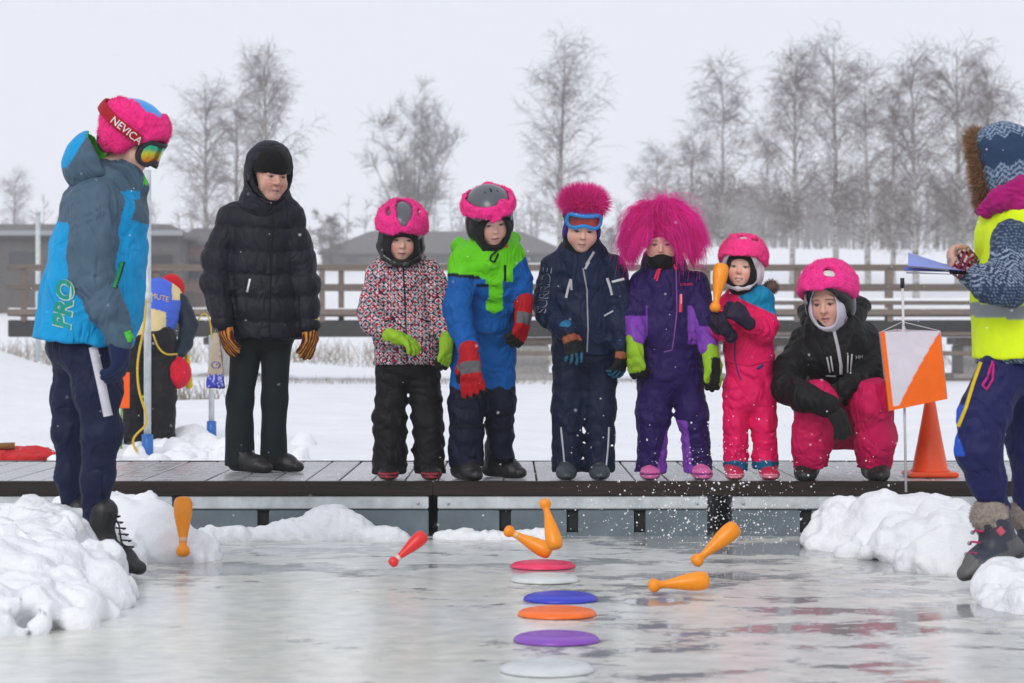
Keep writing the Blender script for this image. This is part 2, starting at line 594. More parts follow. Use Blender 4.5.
# ---- ground: one snow sheet out to the horizon, the ice rink in front of the dock
W_T = Waves(3, 9.0, 8, (1, 1, 0)); W_T2 = Waves(4, 2.2, 8, (1, 1, 0))
def ground_z(x, y):
    x = np.asarray(x, float); y = np.asarray(y, float)
    P = np.stack([x, y, np.zeros_like(x)], -1).reshape(-1, 3)
    n1 = W_T(P).reshape(x.shape); n2 = W_T2(P).reshape(x.shape)
    z = .10 + .035*n1 + .02*n2
    side = np.clip((np.abs(x) - 3.1)/1.2, 0, 1)
    front = np.clip((13.0 - y)/.25, 0, 1)
    rink = front*(1 - side)*np.clip((y + 9)/2, 0, 1)
    z = z*(1 - rink) + rink*(-.10)
    # bank at the near end of the footbridge, on the left
    z = z + 1.25*np.exp(-((x + 10.6)/2.1)**2 - ((y - 39)/6)**2)
    z = z + .25*np.exp(-((x + 3.4)/1.0)**2 - ((y - 19)/1.6)**2)
    # shore and rising field beyond the bridge
    s = np.clip(y - 76, 0, None)
    rise = .058*s - .00002*s*s
    z = z + np.where(y > 76, np.minimum(rise, 24) + .35*np.sin(x*.05 + 1)*np.clip(s/60, 0, 1), 0)
    z = np.where((y > 30) & (y < 76), z*.35 + np.where(x < -5, .65*z, 0), z)
    return z
ys = np.concatenate([np.linspace(-25, 12.4, 40), np.linspace(12.5, 13.6, 14), np.linspace(13.75, 30, 90), np.geomspace(30.6, 455, 120)])
us = np.linspace(-1, 1, 161)
us = np.sign(us)*np.abs(us)**1.35
YY, UU = np.meshgrid(ys, us, indexing='ij')
XX = UU*(14 + np.maximum(YY, 0)*.62)
ZZ = ground_z(XX, YY)
GV = np.stack([XX, YY, ZZ], -1).reshape(-1, 3)
nr, nc = XX.shape
ii = (np.arange(nr-1)[:, None]*nc + np.arange(nc-1)[None]).ravel()
GQ = np.stack([ii, ii+1, ii+nc+1, ii+nc], 1)
tag(link("snow_ground", new_mesh("snow_ground", GV, quads=GQ), M["snow"]), kind="structure")
V, f = box_geo(-4.6, 4.6, -8.5, 12.6, -.08, 0.0)
tag(link("ice", new_mesh("ice", V, f, smooth=False), M["ice"]), kind="structure")

# ---- floating dock
dock = empty("floating_dock", (0, DOCK_F, 0))
tag(dock, "grey boarded floating dock with dark fascia the row of people stands on", "dock")
DB = np.array([0, DOCK_F, 0])
bw, gap = .150, .009
Vb, fb = bevel_box_geo(bw, DOCK_B - DOCK_F - .055, .034, .004)
plank_me = new_mesh("plank", Vb, fb, smooth=False)
plank_me.materials.append(M["deck"])
k = 0
for i in range(-22, 23):
    o = bpy.data.objects.new("plank", plank_me); COL.objects.link(o); o.parent = dock
    o.location = (i*(bw+gap) + .04, (DOCK_B-DOCK_F)/2 + .0255, DOCK_Z - .017 + rng.uniform(-.0015, .0015))
    o.rotation_euler = (0, rng.uniform(-.006, .006), rng.uniform(-.002, .002))
joint = (433-CX)/F*DOCK_F
for a, c in ((-3.5, joint-.0015), (joint+.0015, 3.5)):
    box("fascia_board", a, c, DOCK_F-.004, DOCK_F+.045, DOCK_Z-.066, DOCK_Z+.003, M["fascia"], dock, .004, DB)
    box("fascia_board", a, c, DOCK_B+.002, DOCK_B+.047, DOCK_Z-.066, DOCK_Z+.003, M["fascia"], dock, .004, DB)
gaps = [(-3.5, -1.62), (-1.58, joint-.022), (joint+.022, .93), (1.05, 3.5)]
for a, c in gaps:
    st = box("steel_channel", a, c, DOCK_F+.004, DOCK_B-.03, DOCK_Z-.130, DOCK_Z-.068, M["galv"], dock, .006, DB)
    for bx in (a+.05, c-.05):
        Vt, ft = tube_geo([(bx, DOCK_F-.006, DOCK_Z-.10), (bx, DOCK_F+.006, DOCK_Z-.10)], .008, 6)
        link("bolt", new_mesh("bolt", np.array(Vt)-DB, ft), M["galv"], dock)
    # float: a tank with slots along its face, their shade painted on dark backs
    yf = DOCK_F + .012
    box("float_tank", a, c, yf+.05, DOCK_B-.06, -.06, DOCK_Z-.134, M["pontoon"], dock, .01, DB)
    x = a
    n = max(1, int((c-a)/.315)); stp = (c-a)/n
    for j in range(n):
        # proud face panel between two slots
        box("float_panel", a+j*stp+(.028 if j else 0), a+(j+1)*stp-(.028 if j < n-1 else 0), yf, yf+.05, -.055, DOCK_Z-.134, M["pontoon"], dock, .008, DB)
        if j:
            box("slot_shade", a+j*stp-.027, a+j*stp+.027, yf+.035, yf+.049, .02, DOCK_Z-.142, M["recess_shade"], dock, .003, DB)  # back plate, slot shade put into its colour
            box("float_lip", a+j*stp-.027, a+j*stp+.027, yf+.004, yf+.034, -.055, .018, M["pontoon"], dock, .003, DB)

# ---- shovelled snow: lumpy heaps each side of the rink and along the dock
def snow_heap(name, label, blobs, seed, h=.0150, amp=.012, kk=.027):
    """blobs: (x, y, z, r)"""
    g = np.random.default_rng(seed)
    B = np.array(blobs, float)
    w1 = Waves(seed+1, .22, 8); w2 = Waves(seed+2, .07, 8)
    def f(P):
        d = np.full(len(P), 9.0, np.float32)
        a_, b_ = bbox(P); a_ = a_ - .12; b_ = b_ + .12
        near = ((B[:, :3] + B[:, 3:] > a_) & (B[:, :3] - B[:, 3:] < b_)).all(1)
        for x, y, z, r in B[near]:
            q = P - f32([x, y, z])
            d = smin(d, len2(q) - f32(r), kk)
        d = d - amp*w1(P) - .0048*w2(P)
        return np.maximum(d, -.03 - P[:, 2])
    m = B[:, 3].max() + .05
    sh = S(f, [B[:, 0].min()-m, B[:, 1].min()-m, -.04], [B[:, 0].max()+m, B[:, 1].max()+m, (B[:, 2]+B[:, 3]).max()+.05])
    V, Q = nets(sh, h)
    c = np.array([B[:, 0].mean(), B[:, 1].mean(), 0])
    return tag(link(name, new_mesh(name, V-c, quads=Q), M["snow"], loc=tuple(c)), label, "snow heap")

def ridge_blobs(path, seed, n, spread=1.0):
    """path: (px, py_top, d, half_width_m) keypoints of a heap's crest; core blobs plus tumbled clods"""
    g = np.random.default_rng(seed); out = []
    pts = [(*at(px, py, d), w) for px, py, d, w in path]
    for i in range(len(pts)-1):
        a = np.array(pts[i]); b = np.array(pts[i+1])
        for t in np.linspace(0, 1, 4, endpoint=i == len(pts)-2):
            p = a + (b-a)*t
            top, w = p[2], p[3]
            r = max(min(.07, w*1.1), min(w*.9, top*.75+.05)); out.append((p[0], p[1], top - r, r))
            for q in range(2):
                r2 = r*g.uniform(.5, .8)
                an = g.uniform(0, 6.28)
                out.append((p[0]+math.cos(an)*w*.6, p[1]+math.sin(an)*w*.8, max(0, top*.62-r2), r2))
    for _ in range(n):
        i = g.integers(len(pts)-1); t = g.uniform()
        p = np.array(pts[i])*(1-t) + np.array(pts[i+1])*t
        an = g.uniform(0, 6.28); rad = p[3]*g.uniform(.3, 1.25)*spread
        r = g.uniform(.022, .07) if g.uniform() < .75 else g.uniform(.06, .11)
        r = min(r, p[2]*.7+.012)
        hz = max(0, p[2]*(1 - (rad/(p[3]*1.3))**1.6)) - r*.25
        out.append((p[0]+math.cos(an)*rad, p[1]+math.sin(an)*rad, hz, r))
    return out
snow_heap("snow_heap", "big lumpy snow heap around the boots of the blue jacket person",
          ridge_blobs([(-40, 516, 10.2, .32), (20, 511, 9.6, .31), (62, 503, 9.1, .28), (30, 526, 8.6, .34), (72, 556, 8.2, .20), (-10, 540, 8.0, .36), (45, 590, 7.75, .16), (-30, 585, 7.5, .3), (-90, 540, 8.4, .5)], 11, 340), 21)
snow_heap("snow_heap", "snow heap beside the hanging orange pin, against the dock on the left",
          ridge_blobs([(95, 492, 10.5, .26), (128, 500, 10.3, .22), (158, 520, 9.9, .15), (182, 536, 9.8, .09)], 12, 130), 22)
snow_heap("snow_heap", "long snow heap in front of the traffic cone and flag",
          ridge_blobs([(840, 508, 10.45, .15), (875, 502, 10.35, .22), (915, 498, 10.2, .24), (955, 506, 10.0, .22), (905, 520, 9.9, .22), (985, 520, 9.7, .26), (1040, 515, 9.6, .4), (955, 540, 9.3, .14)], 13, 270), 23)
snow_heap("snow_heap", "snow heap at the right edge under the grey winter boot",
          ridge_blobs([(1010, 574, 8.40, .10), (1036, 566, 8.4, .20), (1080, 560, 8.6, .32), (1030, 596, 8.0, .12)], 14, 100), 24)
snow_heap("snow_ridge", "low ridge of broken snow along the foot of the dock",
          ridge_blobs([(205, 533, 10.6, .03), (235, 532, 10.70, .03), (262, 529, 10.76, .035), (300, 528, 10.78, .035), (314, 524, 10.78, .03), (322, 515, 10.78, .032), (332, 511, 10.78, .034), (343, 517, 10.78, .03), (354, 527, 10.77, .03), (376, 529, 10.76, .03), (404, 533, 10.74, .025)], 15, 110, 1.0), 25, h=.010, amp=.005)
snow_heap("snow_ridge", "small snow crumbs at the dock foot behind the pair of orange pins",
          ridge_blobs([(440, 536, 10.80, .012), (462, 534.5, 10.80, .014), (485, 536, 10.80, .012), (510, 536, 10.80, .012), (535, 533, 10.80, .018), (552, 535, 10.80, .014)], 16, 40, 1.0), 26, h=.008, amp=.003)
# loose clods on the ice and behind the dock
g = np.random.default_rng(5)
def clod_field(name, label, pts, seed):
    return snow_heap(name, label, pts, seed, h=.018, amp=.016, kk=.07)
cl = []
for _ in range(46):
    p = at(g.uniform(60, 330), 470, 1); d = g.uniform(13.2, 17.5)
    x = (g.uniform(40, 335)-CX)/F*d
    r = g.uniform(.05, .13)
    cl.append((x, d, float(ground_z(x, d))-r*.35, r))
for (px, py, d, r) in ((188, 428, 17.2, .16), (205, 436, 16.8, .14), (176, 440, 16.5, .12), (228, 440, 16.2, .12), (70, 446, 15.8, .1), (105, 447, 15.6, .12), (185, 452, 15.0, .12), (255, 447, 15.8, .11), (160, 456, 14.4, .1), (300, 452, 15.0, .08), (60, 455, 14.4, .1)):
    p = at(px, py, d); cl.append((p[0], p[1], p[2]-r*.85, r))
tag(clod_field("trampled_snow", "trampled snow lumps behind the dock around the grey poles", cl, 31), kind="stuff")

# ---- footbridge on timber piles across the bay
BD = 48.0
bridge = empty("footbridge", (0, BD, 0))
tag(bridge, "long weathered timber footbridge with railings crossing behind the people", "bridge")
BB = np.array([0, BD, 0])
def bx(px): return (px - CX)/F*BD
def bz(py): return CH + (HY - py)/F*BD
x0b, x1b = bx(8), bx(1150)
posts = [24, 130, 226, 322, 418, 514, 610, 703, 797, 890, 985, 1080]
for row, yo in enumerate((0.0, 1.9)):
    for px in posts:
        x = bx(px) + (0.26 if row else 0)
        box("railing_post", x-.06, x+.06, BD+yo-.05, BD+yo+.05, bz(322), bz(266), M["timber"], bridge, .01, BB)
    for (pa, pb, w) in ((264.5, 268.5, .07), (284, 289.5, .03)):
        box("railing", x0b, x1b, BD+yo-.05-w, BD+yo-.052, bz(pb), bz(pa), M["timber"], bridge, .01, BB)
box("deck", x0b, x1b, BD-.05, BD+2.05, bz(316), bz(312), M["timber"], bridge, .01, BB)
box("edge_board", x0b, x1b, BD-.10, BD-.055, bz(315), bz(309), M["timber"], bridge, .01, BB)
box("railing", bx(560), x1b, BD-.05-.03, BD-.052, bz(305), bz(301), M["timber"], bridge, .01, BB)
box("rail_snow", bx(560), x1b, BD-.085, BD-.049, bz(300.9), bz(298.4), M["snow"], bridge, .012, BB)
sv = box("snow_cover", x0b, x1b, BD-.04, BD+2.0, bz(311.9), bz(308), M["snow"], bridge, .03, BB)
for xa, xc in ((8, 560), (563, 1150)):
    box("girder", bx(xa), bx(xc), BD-.0, BD+.22, bz(337), bz(320), M["dark_timber"], bridge, .02, BB)
    box("girder", bx(xa), bx(xc), BD+1.6, BD+1.85, bz(337), bz(320), M["dark_timber"], bridge, .02, BB)
for px in (226, 530, 703, 797, 985):
    x = bx(px)
    box("pile", x-.40, x+.40, BD+.25, BD+1.55, -.1, bz(345), M["concrete"], bridge, .03, BB)
    box("pile_cap", x-.5, x+.5, BD+.2, BD+1.6, bz(345)+.005, bz(337.4), M["timber"], bridge, .02, BB)
    box("pile_footing", x-.62, x+.55, BD+.1, BD+1.7, -.12, bz(374), M["concrete"], bridge, .03, BB)
for xa, xc, ya, yb in ((500, 1150, 351, 355.5), (560, 1150, 332, 336), (420, 640, 381, 385), (700, 1150, 378, 382)):
    box("tie_beam", bx(xa), bx(xc), BD-.16, BD-.03, bz(yb), bz(ya), M["timber"], bridge, .015, BB)

# ---- buildings up the shore
M["old_wall"] = wood_mat("grey_board_wall", (.055, .05, .05), (.10, .09, .088), .85, (1, 40, 2))
M["roof_grey"] = wood_mat("fibre_roof", (.055, .05, .05), (.10, .092, .092), .8, (20, 1, 20))
M["band"] = plain("pale_fascia_metal", (.26, .27, .29), .6, .3, nvar=.1)
M["window_dark"] = plain("dark_window_glass", (.03, .035, .04), .12, .5, nvar=.05, bs=0)
M["brick"] = plain("red_brick_wall", (.20, .13, .115), .85, .2, nscale=9, nvar=.25)
def gable_house(name, label, px0, px1, d, wall_py, ridge_py, base_py, depth, ridge_in, mats, windows=()):
    s = F/d
    x0, x1 = (px0-CX)/s, (px1-CX)/s
    zb, zw, zr = CH+(HY-base_py)/s, CH+(HY-wall_py)/s, CH+(HY-ridge_py)/s
    root = empty(name, (0, d, 0)); tag(root, label, "building")
    rel = np.array([0, d, 0])
    box("wall", x0, x1, d, d+depth, zb-3, zw, mats[0], root, .03, rel)
    o = .35
    ra, rc = x0 + ridge_in, x1 - ridge_in
    V = [(x0-o, d-o, zw-.02), (x1+o, d-o, zw-.02), (x1+o, d+depth+o, zw-.02), (x0-o, d+depth+o, zw-.02), (ra, d+depth/2, zr), (rc, d+depth/2, zr),
         (x0-o, d-o, zw+.16), (x1+o, d-o, zw+.16), (x1+o, d+depth+o, zw+.16), (x0-o, d+depth+o, zw+.16)]
    fc = [(3,2,1,0), (0,1,7,6), (1,2,8,7), (2,3,9,8), (3,0,6,9), (6,7,5,4), (7,8,5), (8,9,4,5), (9,6,4)]
    link("roof", new_mesh("roof", np.array(V)-rel, fc, smooth=False), mats[1], root)
    for wx, wy0, wy1, ww in windows:
        xx = (wx-CX)/s
        fr = box("window", xx-ww/2-.08, xx+ww/2+.08, d-.06, d-.003, CH+(HY-wy1)/s-.08, CH+(HY-wy0)/s+.08, M["roof_grey"], root, .01, rel)
        fl = np.array(fr.location)+rel
        box("pane", xx-ww/2, xx+ww/2, d-.085, d-.062, CH+(HY-wy1)/s, CH+(HY-wy0)/s, M["window_dark"], fr, .01, fl)
    return root
gable_house("barn", "long low grey barn with a sloping roof beyond the footbridge", 322, 566, 205, 254, 229, 266, 9, 4.0, (M["old_wall"], M["roof_grey"]), ((352, 257, 262, .9), (440, 257, 262, .9), (530, 257, 262, .9)))
lb = gable_house("shed_building", "dark flat roofed shed building behind the person in the blue jacket", -160, 178, 112, 238, 220, 310, 8, 1.0, (M["old_wall"], M["roof_grey"]), ((22, 252, 268, 1.3), (-40, 252, 268, 1.3)))
s_ = F/112
box("roof_fascia", (-167-CX)/s_, (184-CX)/s_, 111.40, 111.62, CH+(HY-236)/s_, CH+(HY-231)/s_, M["band"], lb, .02, np.array([0, 112, 0]))
box("doorway", (150-CX)/s_, (172-CX)/s_, 111.9, 111.99, CH+(HY-312)/s_, CH+(HY-255)/s_, M["recess_shade"], lb, .02, np.array([0, 112, 0]))  # flat panel, the opening's shade is its dark colour
gable_house("brick_shed", "small reddish brick shed partly behind the standing woman in black", 181, 214, 116, 245, 226, 310, 5, .3, (M["brick"], M["roof_grey"]), ((196, 262, 278, .8),))

# lamp post by the shed
p = at(38, 214, 60); q = at(38, 330, 60)
lp = empty("steel_post", (q[0], 60, q[2]-.3)); tag(lp, "thin grey steel post in front of the dark shed building", "post")
Vt, ft = tube_geo([(0, 0, -.5), (0, 0, p[2]-q[2]+.3)], [.075, .06], 10)
link("shaft", new_mesh("shaft", Vt, ft), M["galv"], lp)
Vt, ft = lathe_geo([(.02, 0), (.09, 0), (.09, .05), (.03, .09)], 10)
link("cap", new_mesh("cap", np.array(Vt)+[0, 0, p[2]-q[2]+.3], ft), M["galv"], lp)

# ---- bare winter trees
def bark_mat(name, base, dark, wl):
    m, nt, b = mat_new(name)
    v = objvec(nt, (1, 1, wl))
    n = noise(nt, 3.0, 5, .6, v)
    r = ramp(nt, n.outputs[0], [(.38, dark), (.52, base)])
    nt.links.new(r.outputs[0], b.inputs["Base Color"]); b.inputs["Roughness"].default_value = .85
    bump(nt, n.outputs[0], .4, .02, b)
    return m
M["birch_bark"] = bark_mat("birch_bark", (.40, .38, .36), (.06, .055, .05), 3.0)
M["bark"] = bark_mat("grey_bark", (.13, .115, .10), (.06, .052, .046), .6)
M["twig"] = plain("bare_twigs", (.095, .066, .060), .85, .2, nvar=.25, bs=0)
M["twig_grey"] = plain("grey_twigs", (.13, .115, .105), .85, .2, nvar=.25, bs=0)

def tubes(P, r, n=3, g=None):
    """many tapered bars at once: P (N,K,3), r (N,K)"""
    N, K, _ = P.shape
    T = np.gradient(P, axis=1); T /= np.linalg.norm(T, axis=2, keepdims=True)+1e-9
    up = np.zeros((N, 1, 3)); up[..., 0] = .3; up[..., 1] = .9; up[..., 2] = .2
    A = np.cross(T, np.broadcast_to(up, T.shape)); A /= np.linalg.norm(A, axis=2, keepdims=True)+1e-9
    Bn = np.cross(T, A)
    th = np.arange(n)*2*math.pi/n
    V = P[:, :, None, :] + r[:, :, None, None]*(np.cos(th)[None, None, :, None]*A[:, :, None] + np.sin(th)[None, None, :, None]*Bn[:, :, None])
    i = np.arange(N)[:, None, None]*K*n + np.arange(K-1)[None, :, None]*n
    j = np.arange(n)[None, None]; j2 = (j+1) % n
    Q = np.stack(np.broadcast_arrays(i+j, i+j2, i+n+j2, i+n+j), -1).reshape(-1, 4)
    return V.reshape(-1, 3), Q

def ribbons(P, r, g):
    """the finest twigs: narrow strips"""
    N, K, _ = P.shape
    T = P[:, -1] - P[:, 0]
    A = np.cross(T, g.normal(size=(N, 3))*[.3, 1, .3]); A /= np.linalg.norm(A, axis=1, keepdims=True)+1e-9
    V = np.stack([P - A[:, None]*r[..., None], P + A[:, None]*r[..., None]], 2)
    i = np.arange(N)[:, None]*K*2 + np.arange(K-1)[None]*2
    Q = np.stack([i, i+1, i+3, i+2], -1).reshape(-1, 4)
    return V.reshape(-1, 3), Q

def shoots(g, starts, dirs, length, K, droop, wob, r0, r1):
    """curved shoots from start points"""
    N = len(starts)
    P = np.zeros((N, K, 3)); P[:, 0] = starts
    d = dirs/np.linalg.norm(dirs, axis=1, keepdims=True)
    st = (length/(K-1))[:, None]
    for k in range(1, K):
        d = d + g.normal(size=(N, 3))*wob + np.array([0, 0, -1.0])*droop[:, None]
        d /= np.linalg.norm(d, axis=1, keepdims=True)
        P[:, k] = P[:, k-1] + d*st
    r = r0[:, None]*(1-np.linspace(0, 1, K)) + r1[:, None]*np.linspace(0, 1, K)
    return P, r

def pick(g, P, n, lo=.2):
    """n points spread along each shoot, with the local direction"""
    N, K, _ = P.shape
    t = g.uniform(lo, .98, (N, n))*(K-1)
    k = np.minimum(t.astype(int), K-2); fr = (t-k)[..., None]
    i = np.arange(N)[:, None]
    a = P[i, k]; b = P[i, k+1]
    return (a + (b-a)*fr).reshape(-1, 3), (b-a).reshape(-1, 3), np.repeat(np.arange(N), n), (t/(K-1)).ravel()

def make_tree(seed, H, kind):
    g = np.random.default_rng(seed)
    stems = 1
    K = 14
    crown0 = {"birch": .18, "slim": .15, "broad": .2, "shrub": .05}[kind]
    spread = {"birch": .23, "slim": .18, "broad": .32, "shrub": .42}[kind]
    if kind in ("broad", "shrub"): stems = 10 if kind == "broad" else 7
    # trunk(s)
    tr0 = .011*H + .05
    zz = np.linspace(0, 1, K)
    if stems == 1:
        TP = np.zeros((1, K, 3)); TP[0, :, 2] = zz*H
        TP[0, :, :2] = np.cumsum(g.normal(size=(K, 2))*.012*H*.4, 0)*zz[:, None]
        Tr = (tr0*(1-zz)**.8 + .012)[None]
    else:
        az0 = np.arange(stems)*2.4 + seed; sp_ = np.linspace(.05, .62 if kind == "broad" else .4, stems); dirs = np.stack([np.cos(az0)*sp_, np.sin(az0)*sp_, np.ones(stems)], 1)
        st = np.zeros((stems, 3)); st[:, 2] = (np.linspace(.22, .13, stems) if kind == "broad" else 0)*H
        TP, Tr = shoots(g, st, dirs, H*np.linspace(.80, .62, stems)*g.uniform(.9, 1, stems), K, np.full(stems, -.012), .05, np.full(stems, tr0*.42), np.full(stems, .012))
        if kind == "broad":
            t0 = np.zeros((1, K, 3)); t0[0, :, 2] = zz*H*.2
            TP = np.concatenate([t0, TP]); Tr = np.concatenate([np.full((1, K), tr0), Tr])
    Vt, Qt = tubes(TP, Tr, 8)
    # limbs
    src = TP if stems == 1 else TP[-stems:]
    n1 = (72 if kind == "birch" else 60 if kind == "slim" else 13 if kind == "broad" else 9)
    s, td, _, t = pick(g, src, n1, crown0)
    az = g.uniform(0, 6.28, len(s))
    upr = {"birch": 1.25, "slim": 1.1, "broad": 1.1, "shrub": .9}[kind]
    d1 = np.stack([np.cos(az), np.sin(az), np.full(len(s), upr)*g.uniform(.6, 1.4, len(s))], 1)
    prof = np.sin(np.clip((t-crown0)/(1-crown0), 0, 1)**.75*math.pi*.93+.12)**.8 if kind != "broad" else np.ones(len(t))*.8
    L1 = H*spread*(.3 + .8*prof)*g.uniform(.6, 1.15, len(s))*(.62 if stems > 1 else 1)*(1 - .45*t if stems > 1 else 1)
    P1, r1 = shoots(g, s, d1, L1, 7, np.full(len(s), .02), .07, .0042*L1+.010, np.full(len(s), .006))
    V1, Q1 = tubes(P1, r1, 4)
    # branches and hanging twigs
    s, td, _, t = pick(g, P1, 8, .12)
    d2 = td/np.linalg.norm(td, axis=1, keepdims=True) + g.normal(size=s.shape)*.6
    L2 = H*.085*g.uniform(.5, 1.2, len(s))
    P2, r2 = shoots(g, s, d2, L2, 5, np.full(len(s), .05 if kind in ("birch", "slim") else -.02), .14, np.full(len(s), .010), np.full(len(s), .007))
    V2, Q2 = tubes(P2, r2, 3)
    s, td, _, t = pick(g, P2, 7, .05)
    d3 = td/np.linalg.norm(td, axis=1, keepdims=True) + g.normal(size=s.shape)*.6
    L3 = H*.062*g.uniform(.4, 1.25, len(s))
    P3, r3 = shoots(g, s, d3, L3, 4, np.full(len(s), .22 if kind == "birch" else .14 if kind == "slim" else .0), .12, np.full(len(s), .0095), np.full(len(s), .005))
    V3, Q3 = ribbons(P3, r3, g)
    V = np.concatenate([V1, V2, V3]); Q = np.concatenate([Q1, Q2+len(V1), Q3+len(V1)+len(V2)])
    tm = new_mesh("trunk", Vt, quads=Qt); cm = new_mesh("crown", V, quads=Q)
    tm.materials.append(M["birch_bark"] if kind in ("birch", "slim") else M["bark"])
    cm.materials.append(M["twig"] if kind in ("birch", "slim") else M["twig_grey"])
    return tm, cm

PROTO = {}
for key, (seed, H, kind) in {"b1": (41, 19, "birch"), "b2": (42, 20, "birch"), "b3": (43, 18, "birch"), "s1": (44, 18, "slim"), "s2": (45, 20, "slim"),
                             "w1": (46, 14, "broad"), "h1": (47, 7, "shrub"), "h2": (48, 6, "shrub")}.items():
    PROTO[key] = (H, make_tree(seed, H, kind))
def plant(key, px, top, d, rz, label, name="birch_tree", cat="tree", group=None, wx=1.0):
    H, (tm, cm) = PROTO[key]
    x = (px-CX)/F*d
    zb = float(ground_z(x, d)) - .1
    sc = (CH + (HY-top)/F*d - zb)/H
    o = empty(name, (x, d, zb)); tag(o, label, cat, group)
    o.rotation_euler = (0, 0, rz); o.scale = (sc*wx, sc*wx, sc)
    link("trunk", tm, None, o); link("crown", cm, None, o)
    return o
FAR = "bare birches on the far shore"
for a in (
    ("b1", 268, 62, 165, 0.3, "tall bare birch above and behind the hooded woman in black", 1.0),
    ("b3", 206, 92, 160, 2.0, "bare birch left of the hooded woman, right of the pole", 1.15),
    ("s2", 236, 96, 168, 4.6, "bare birch between the two others behind the hooded woman", 1.3),
    ("b2", 560, 40, 150, 1.1, "single tall bare birch rising above the pink pompom hat", 1.0),
    ("s1", 722, 68, 150, 0.7, "slender bare birch standing left of the big birch group", 1.0),
    ("s2", 690, 130, 175, 2.7, "lower bare birch behind the pink wig", 1.4),
    ("b3", 655, 150, 190, 4.1, "faint small birch left of the slender birch, above the pink wig", 1.3),
    ("b1", 792, 62, 140, 3.3, "leftmost tree of the big birch group above the crouching woman", .95),
    ("b2", 836, 38, 150, 5.0, "tallest birch in the middle of the big birch group", .95),
    ("s1", 868, 74, 138, 1.9, "thin dark stemmed birch right of the tallest birch", 1.1),
    ("s2", 893, 92, 132, 4.4, "short thin birch above the orange and white flag", 1.1),
    ("b3", 916, 62, 120, 0.9, "birch with the thickest white trunk above the blue papers", 1.05),
    ("b2", 958, 46, 135, 2.6, "broad birch left of the fur trimmed hood", 1.05),
    ("b1", 990, 78, 150, 5.6, "rightmost birch of the group, partly behind the fur hood", 1.0),
    ("s1", 766, 120, 190, 5.1, "small far birch at the left flank of the big birch group", 1.0),
    ("b2", 14, 170, 230, 2.2, "faint small tree at the left picture edge above the shed", 1.1)):
    plant(a[0], a[1], a[2], a[3], a[4], a[5], group=FAR, wx=a[6])
plant("w1", 415, 97, 185, .5, "broad bare round crowned tree behind the red patterned jacket child", "broad_tree", wx=.95)
for key, px, top, d, rz, lab in (("h1", 330, 198, 195, .3, "bare rounded bush tree left of the barn roof"), ("h2", 300, 214, 190, 1.9, "smaller bare bush left of the round bush tree"),
                                 ("h1", 610, 215, 215, 2.7, "bare bush between the pompom hat and the pink wig"), ("h2", 470, 215, 225, 4.0, "bare bush above the barn roof behind the green jacket child"),
                                 ("h2", 375, 222, 225, 5.0, "low bare bush above the barn roof left end"), ("h1", 100, 205, 150, 1.1, "bare bush behind the dark shed building roof")):
    plant(key, px, top, d, rz, lab, "bare_bush", "bush", "bare bushes by the barn", 1.2)

# far wood, one grey mass of thin trees along the top of the field
g = np.random.default_rng(77)
NB = 560
wx_ = np.concatenate([g.uniform(-130, 150, NB//2), g.uniform(28, 78, NB - NB//2)]); wy_ = g.uniform(330, 420, NB)
keep = ~((wx_ < -20) & (g.uniform(size=NB) < .35))
wx_, wy_ = wx_[keep], wy_[keep]; NB = len(wx_)
wz_ = ground_z(wx_, wy_) - .3
hh = g.uniform(6.5, 12, NB)*np.where(wx_ > 15, 1.0, .72)
st = np.stack([wx_, wy_, wz_], 1)
PW, rw = shoots(g, st, np.tile([0, 0, 1.0], (NB, 1)), hh, 6, np.full(NB, 0.), .04, np.full(NB, .13), np.full(NB, .03))
Va, Qa = tubes(PW, rw, 3)
s, td, own, t = pick(g, PW, 15, .12)
d2 = np.stack([g.normal(size=len(s)), g.normal(size=len(s)), g.uniform(.2, 1.6, len(s))], 1)
P2, r2 = shoots(g, s, d2, hh[own]*.24*g.uniform(.5, 1.2, len(s)), 4, np.full(len(s), .02), .12, np.full(len(s), .06), np.full(len(s), .03))
Vb2, Qb2 = ribbons(P2, r2, g)
s3, td3, own3, t3 = pick(g, P2, 3, .2)
P3, r3 = shoots(g, s3, td3/np.linalg.norm(td3, axis=1, keepdims=True) + g.normal(size=s3.shape)*.6, np.full(len(s3), 1.1), 3, np.full(len(s3), .05), .1, np.full(len(s3), .03), np.full(len(s3), .018))
Vc2, Qc2 = ribbons(P3, r3, g)
tag(link("far_wood", new_mesh("far_wood", np.concatenate([Va, Vb2, Vc2]), quads=np.concatenate([Qa, Qb2+len(Va), Qc2+len(Va)+len(Vb2)])), M["twig_grey"]),
    "grey distant wood along the top of the snowy field", "wood", kind="stuff")

# reeds and scrub along the far shore, seen under the bridge
M["reed"] = plain("dry_reed", (.24, .20, .155), .85, .2, nvar=.3, bs=0)
N = 5500
x = g.uniform(-22, 24, N); y = 70 + g.uniform(0, 11, N)
dens = .5 + .5*np.sin(x*1.1)*np.sin(x*.37+2)
kp = g.uniform(size=N) < (.25 + .75*dens)
x, y = x[kp], y[kp]; N = len(x)
st = np.stack([x, y, ground_z(x, y)-.05], 1)
dr = np.stack([g.normal(size=N)*.35, g.normal(size=N)*.35, np.ones(N)], 1)
PR, rr_ = shoots(g, st, dr, g.uniform(.25, .9, N), 4, np.full(N, .08), .12, np.full(N, .012), np.full(N, .005))
Vr, Qr = ribbons(PR, rr_, g)
tag(link("reeds", new_mesh("reeds", Vr, quads=Qr), M["reed"]), "dry brown reeds and scrub along the far shore under the bridge", "reeds", kind="stuff")
N = 700
x = np.concatenate([g.normal(-4.6, .35, N//2), g.uniform(-5.4, 2.5, N//2)]); y = np.concatenate([g.normal(31, 1.0, N//2), g.normal(46.2, .6, N//2)])
st = np.stack([x, y, ground_z(x, y)-.03], 1)
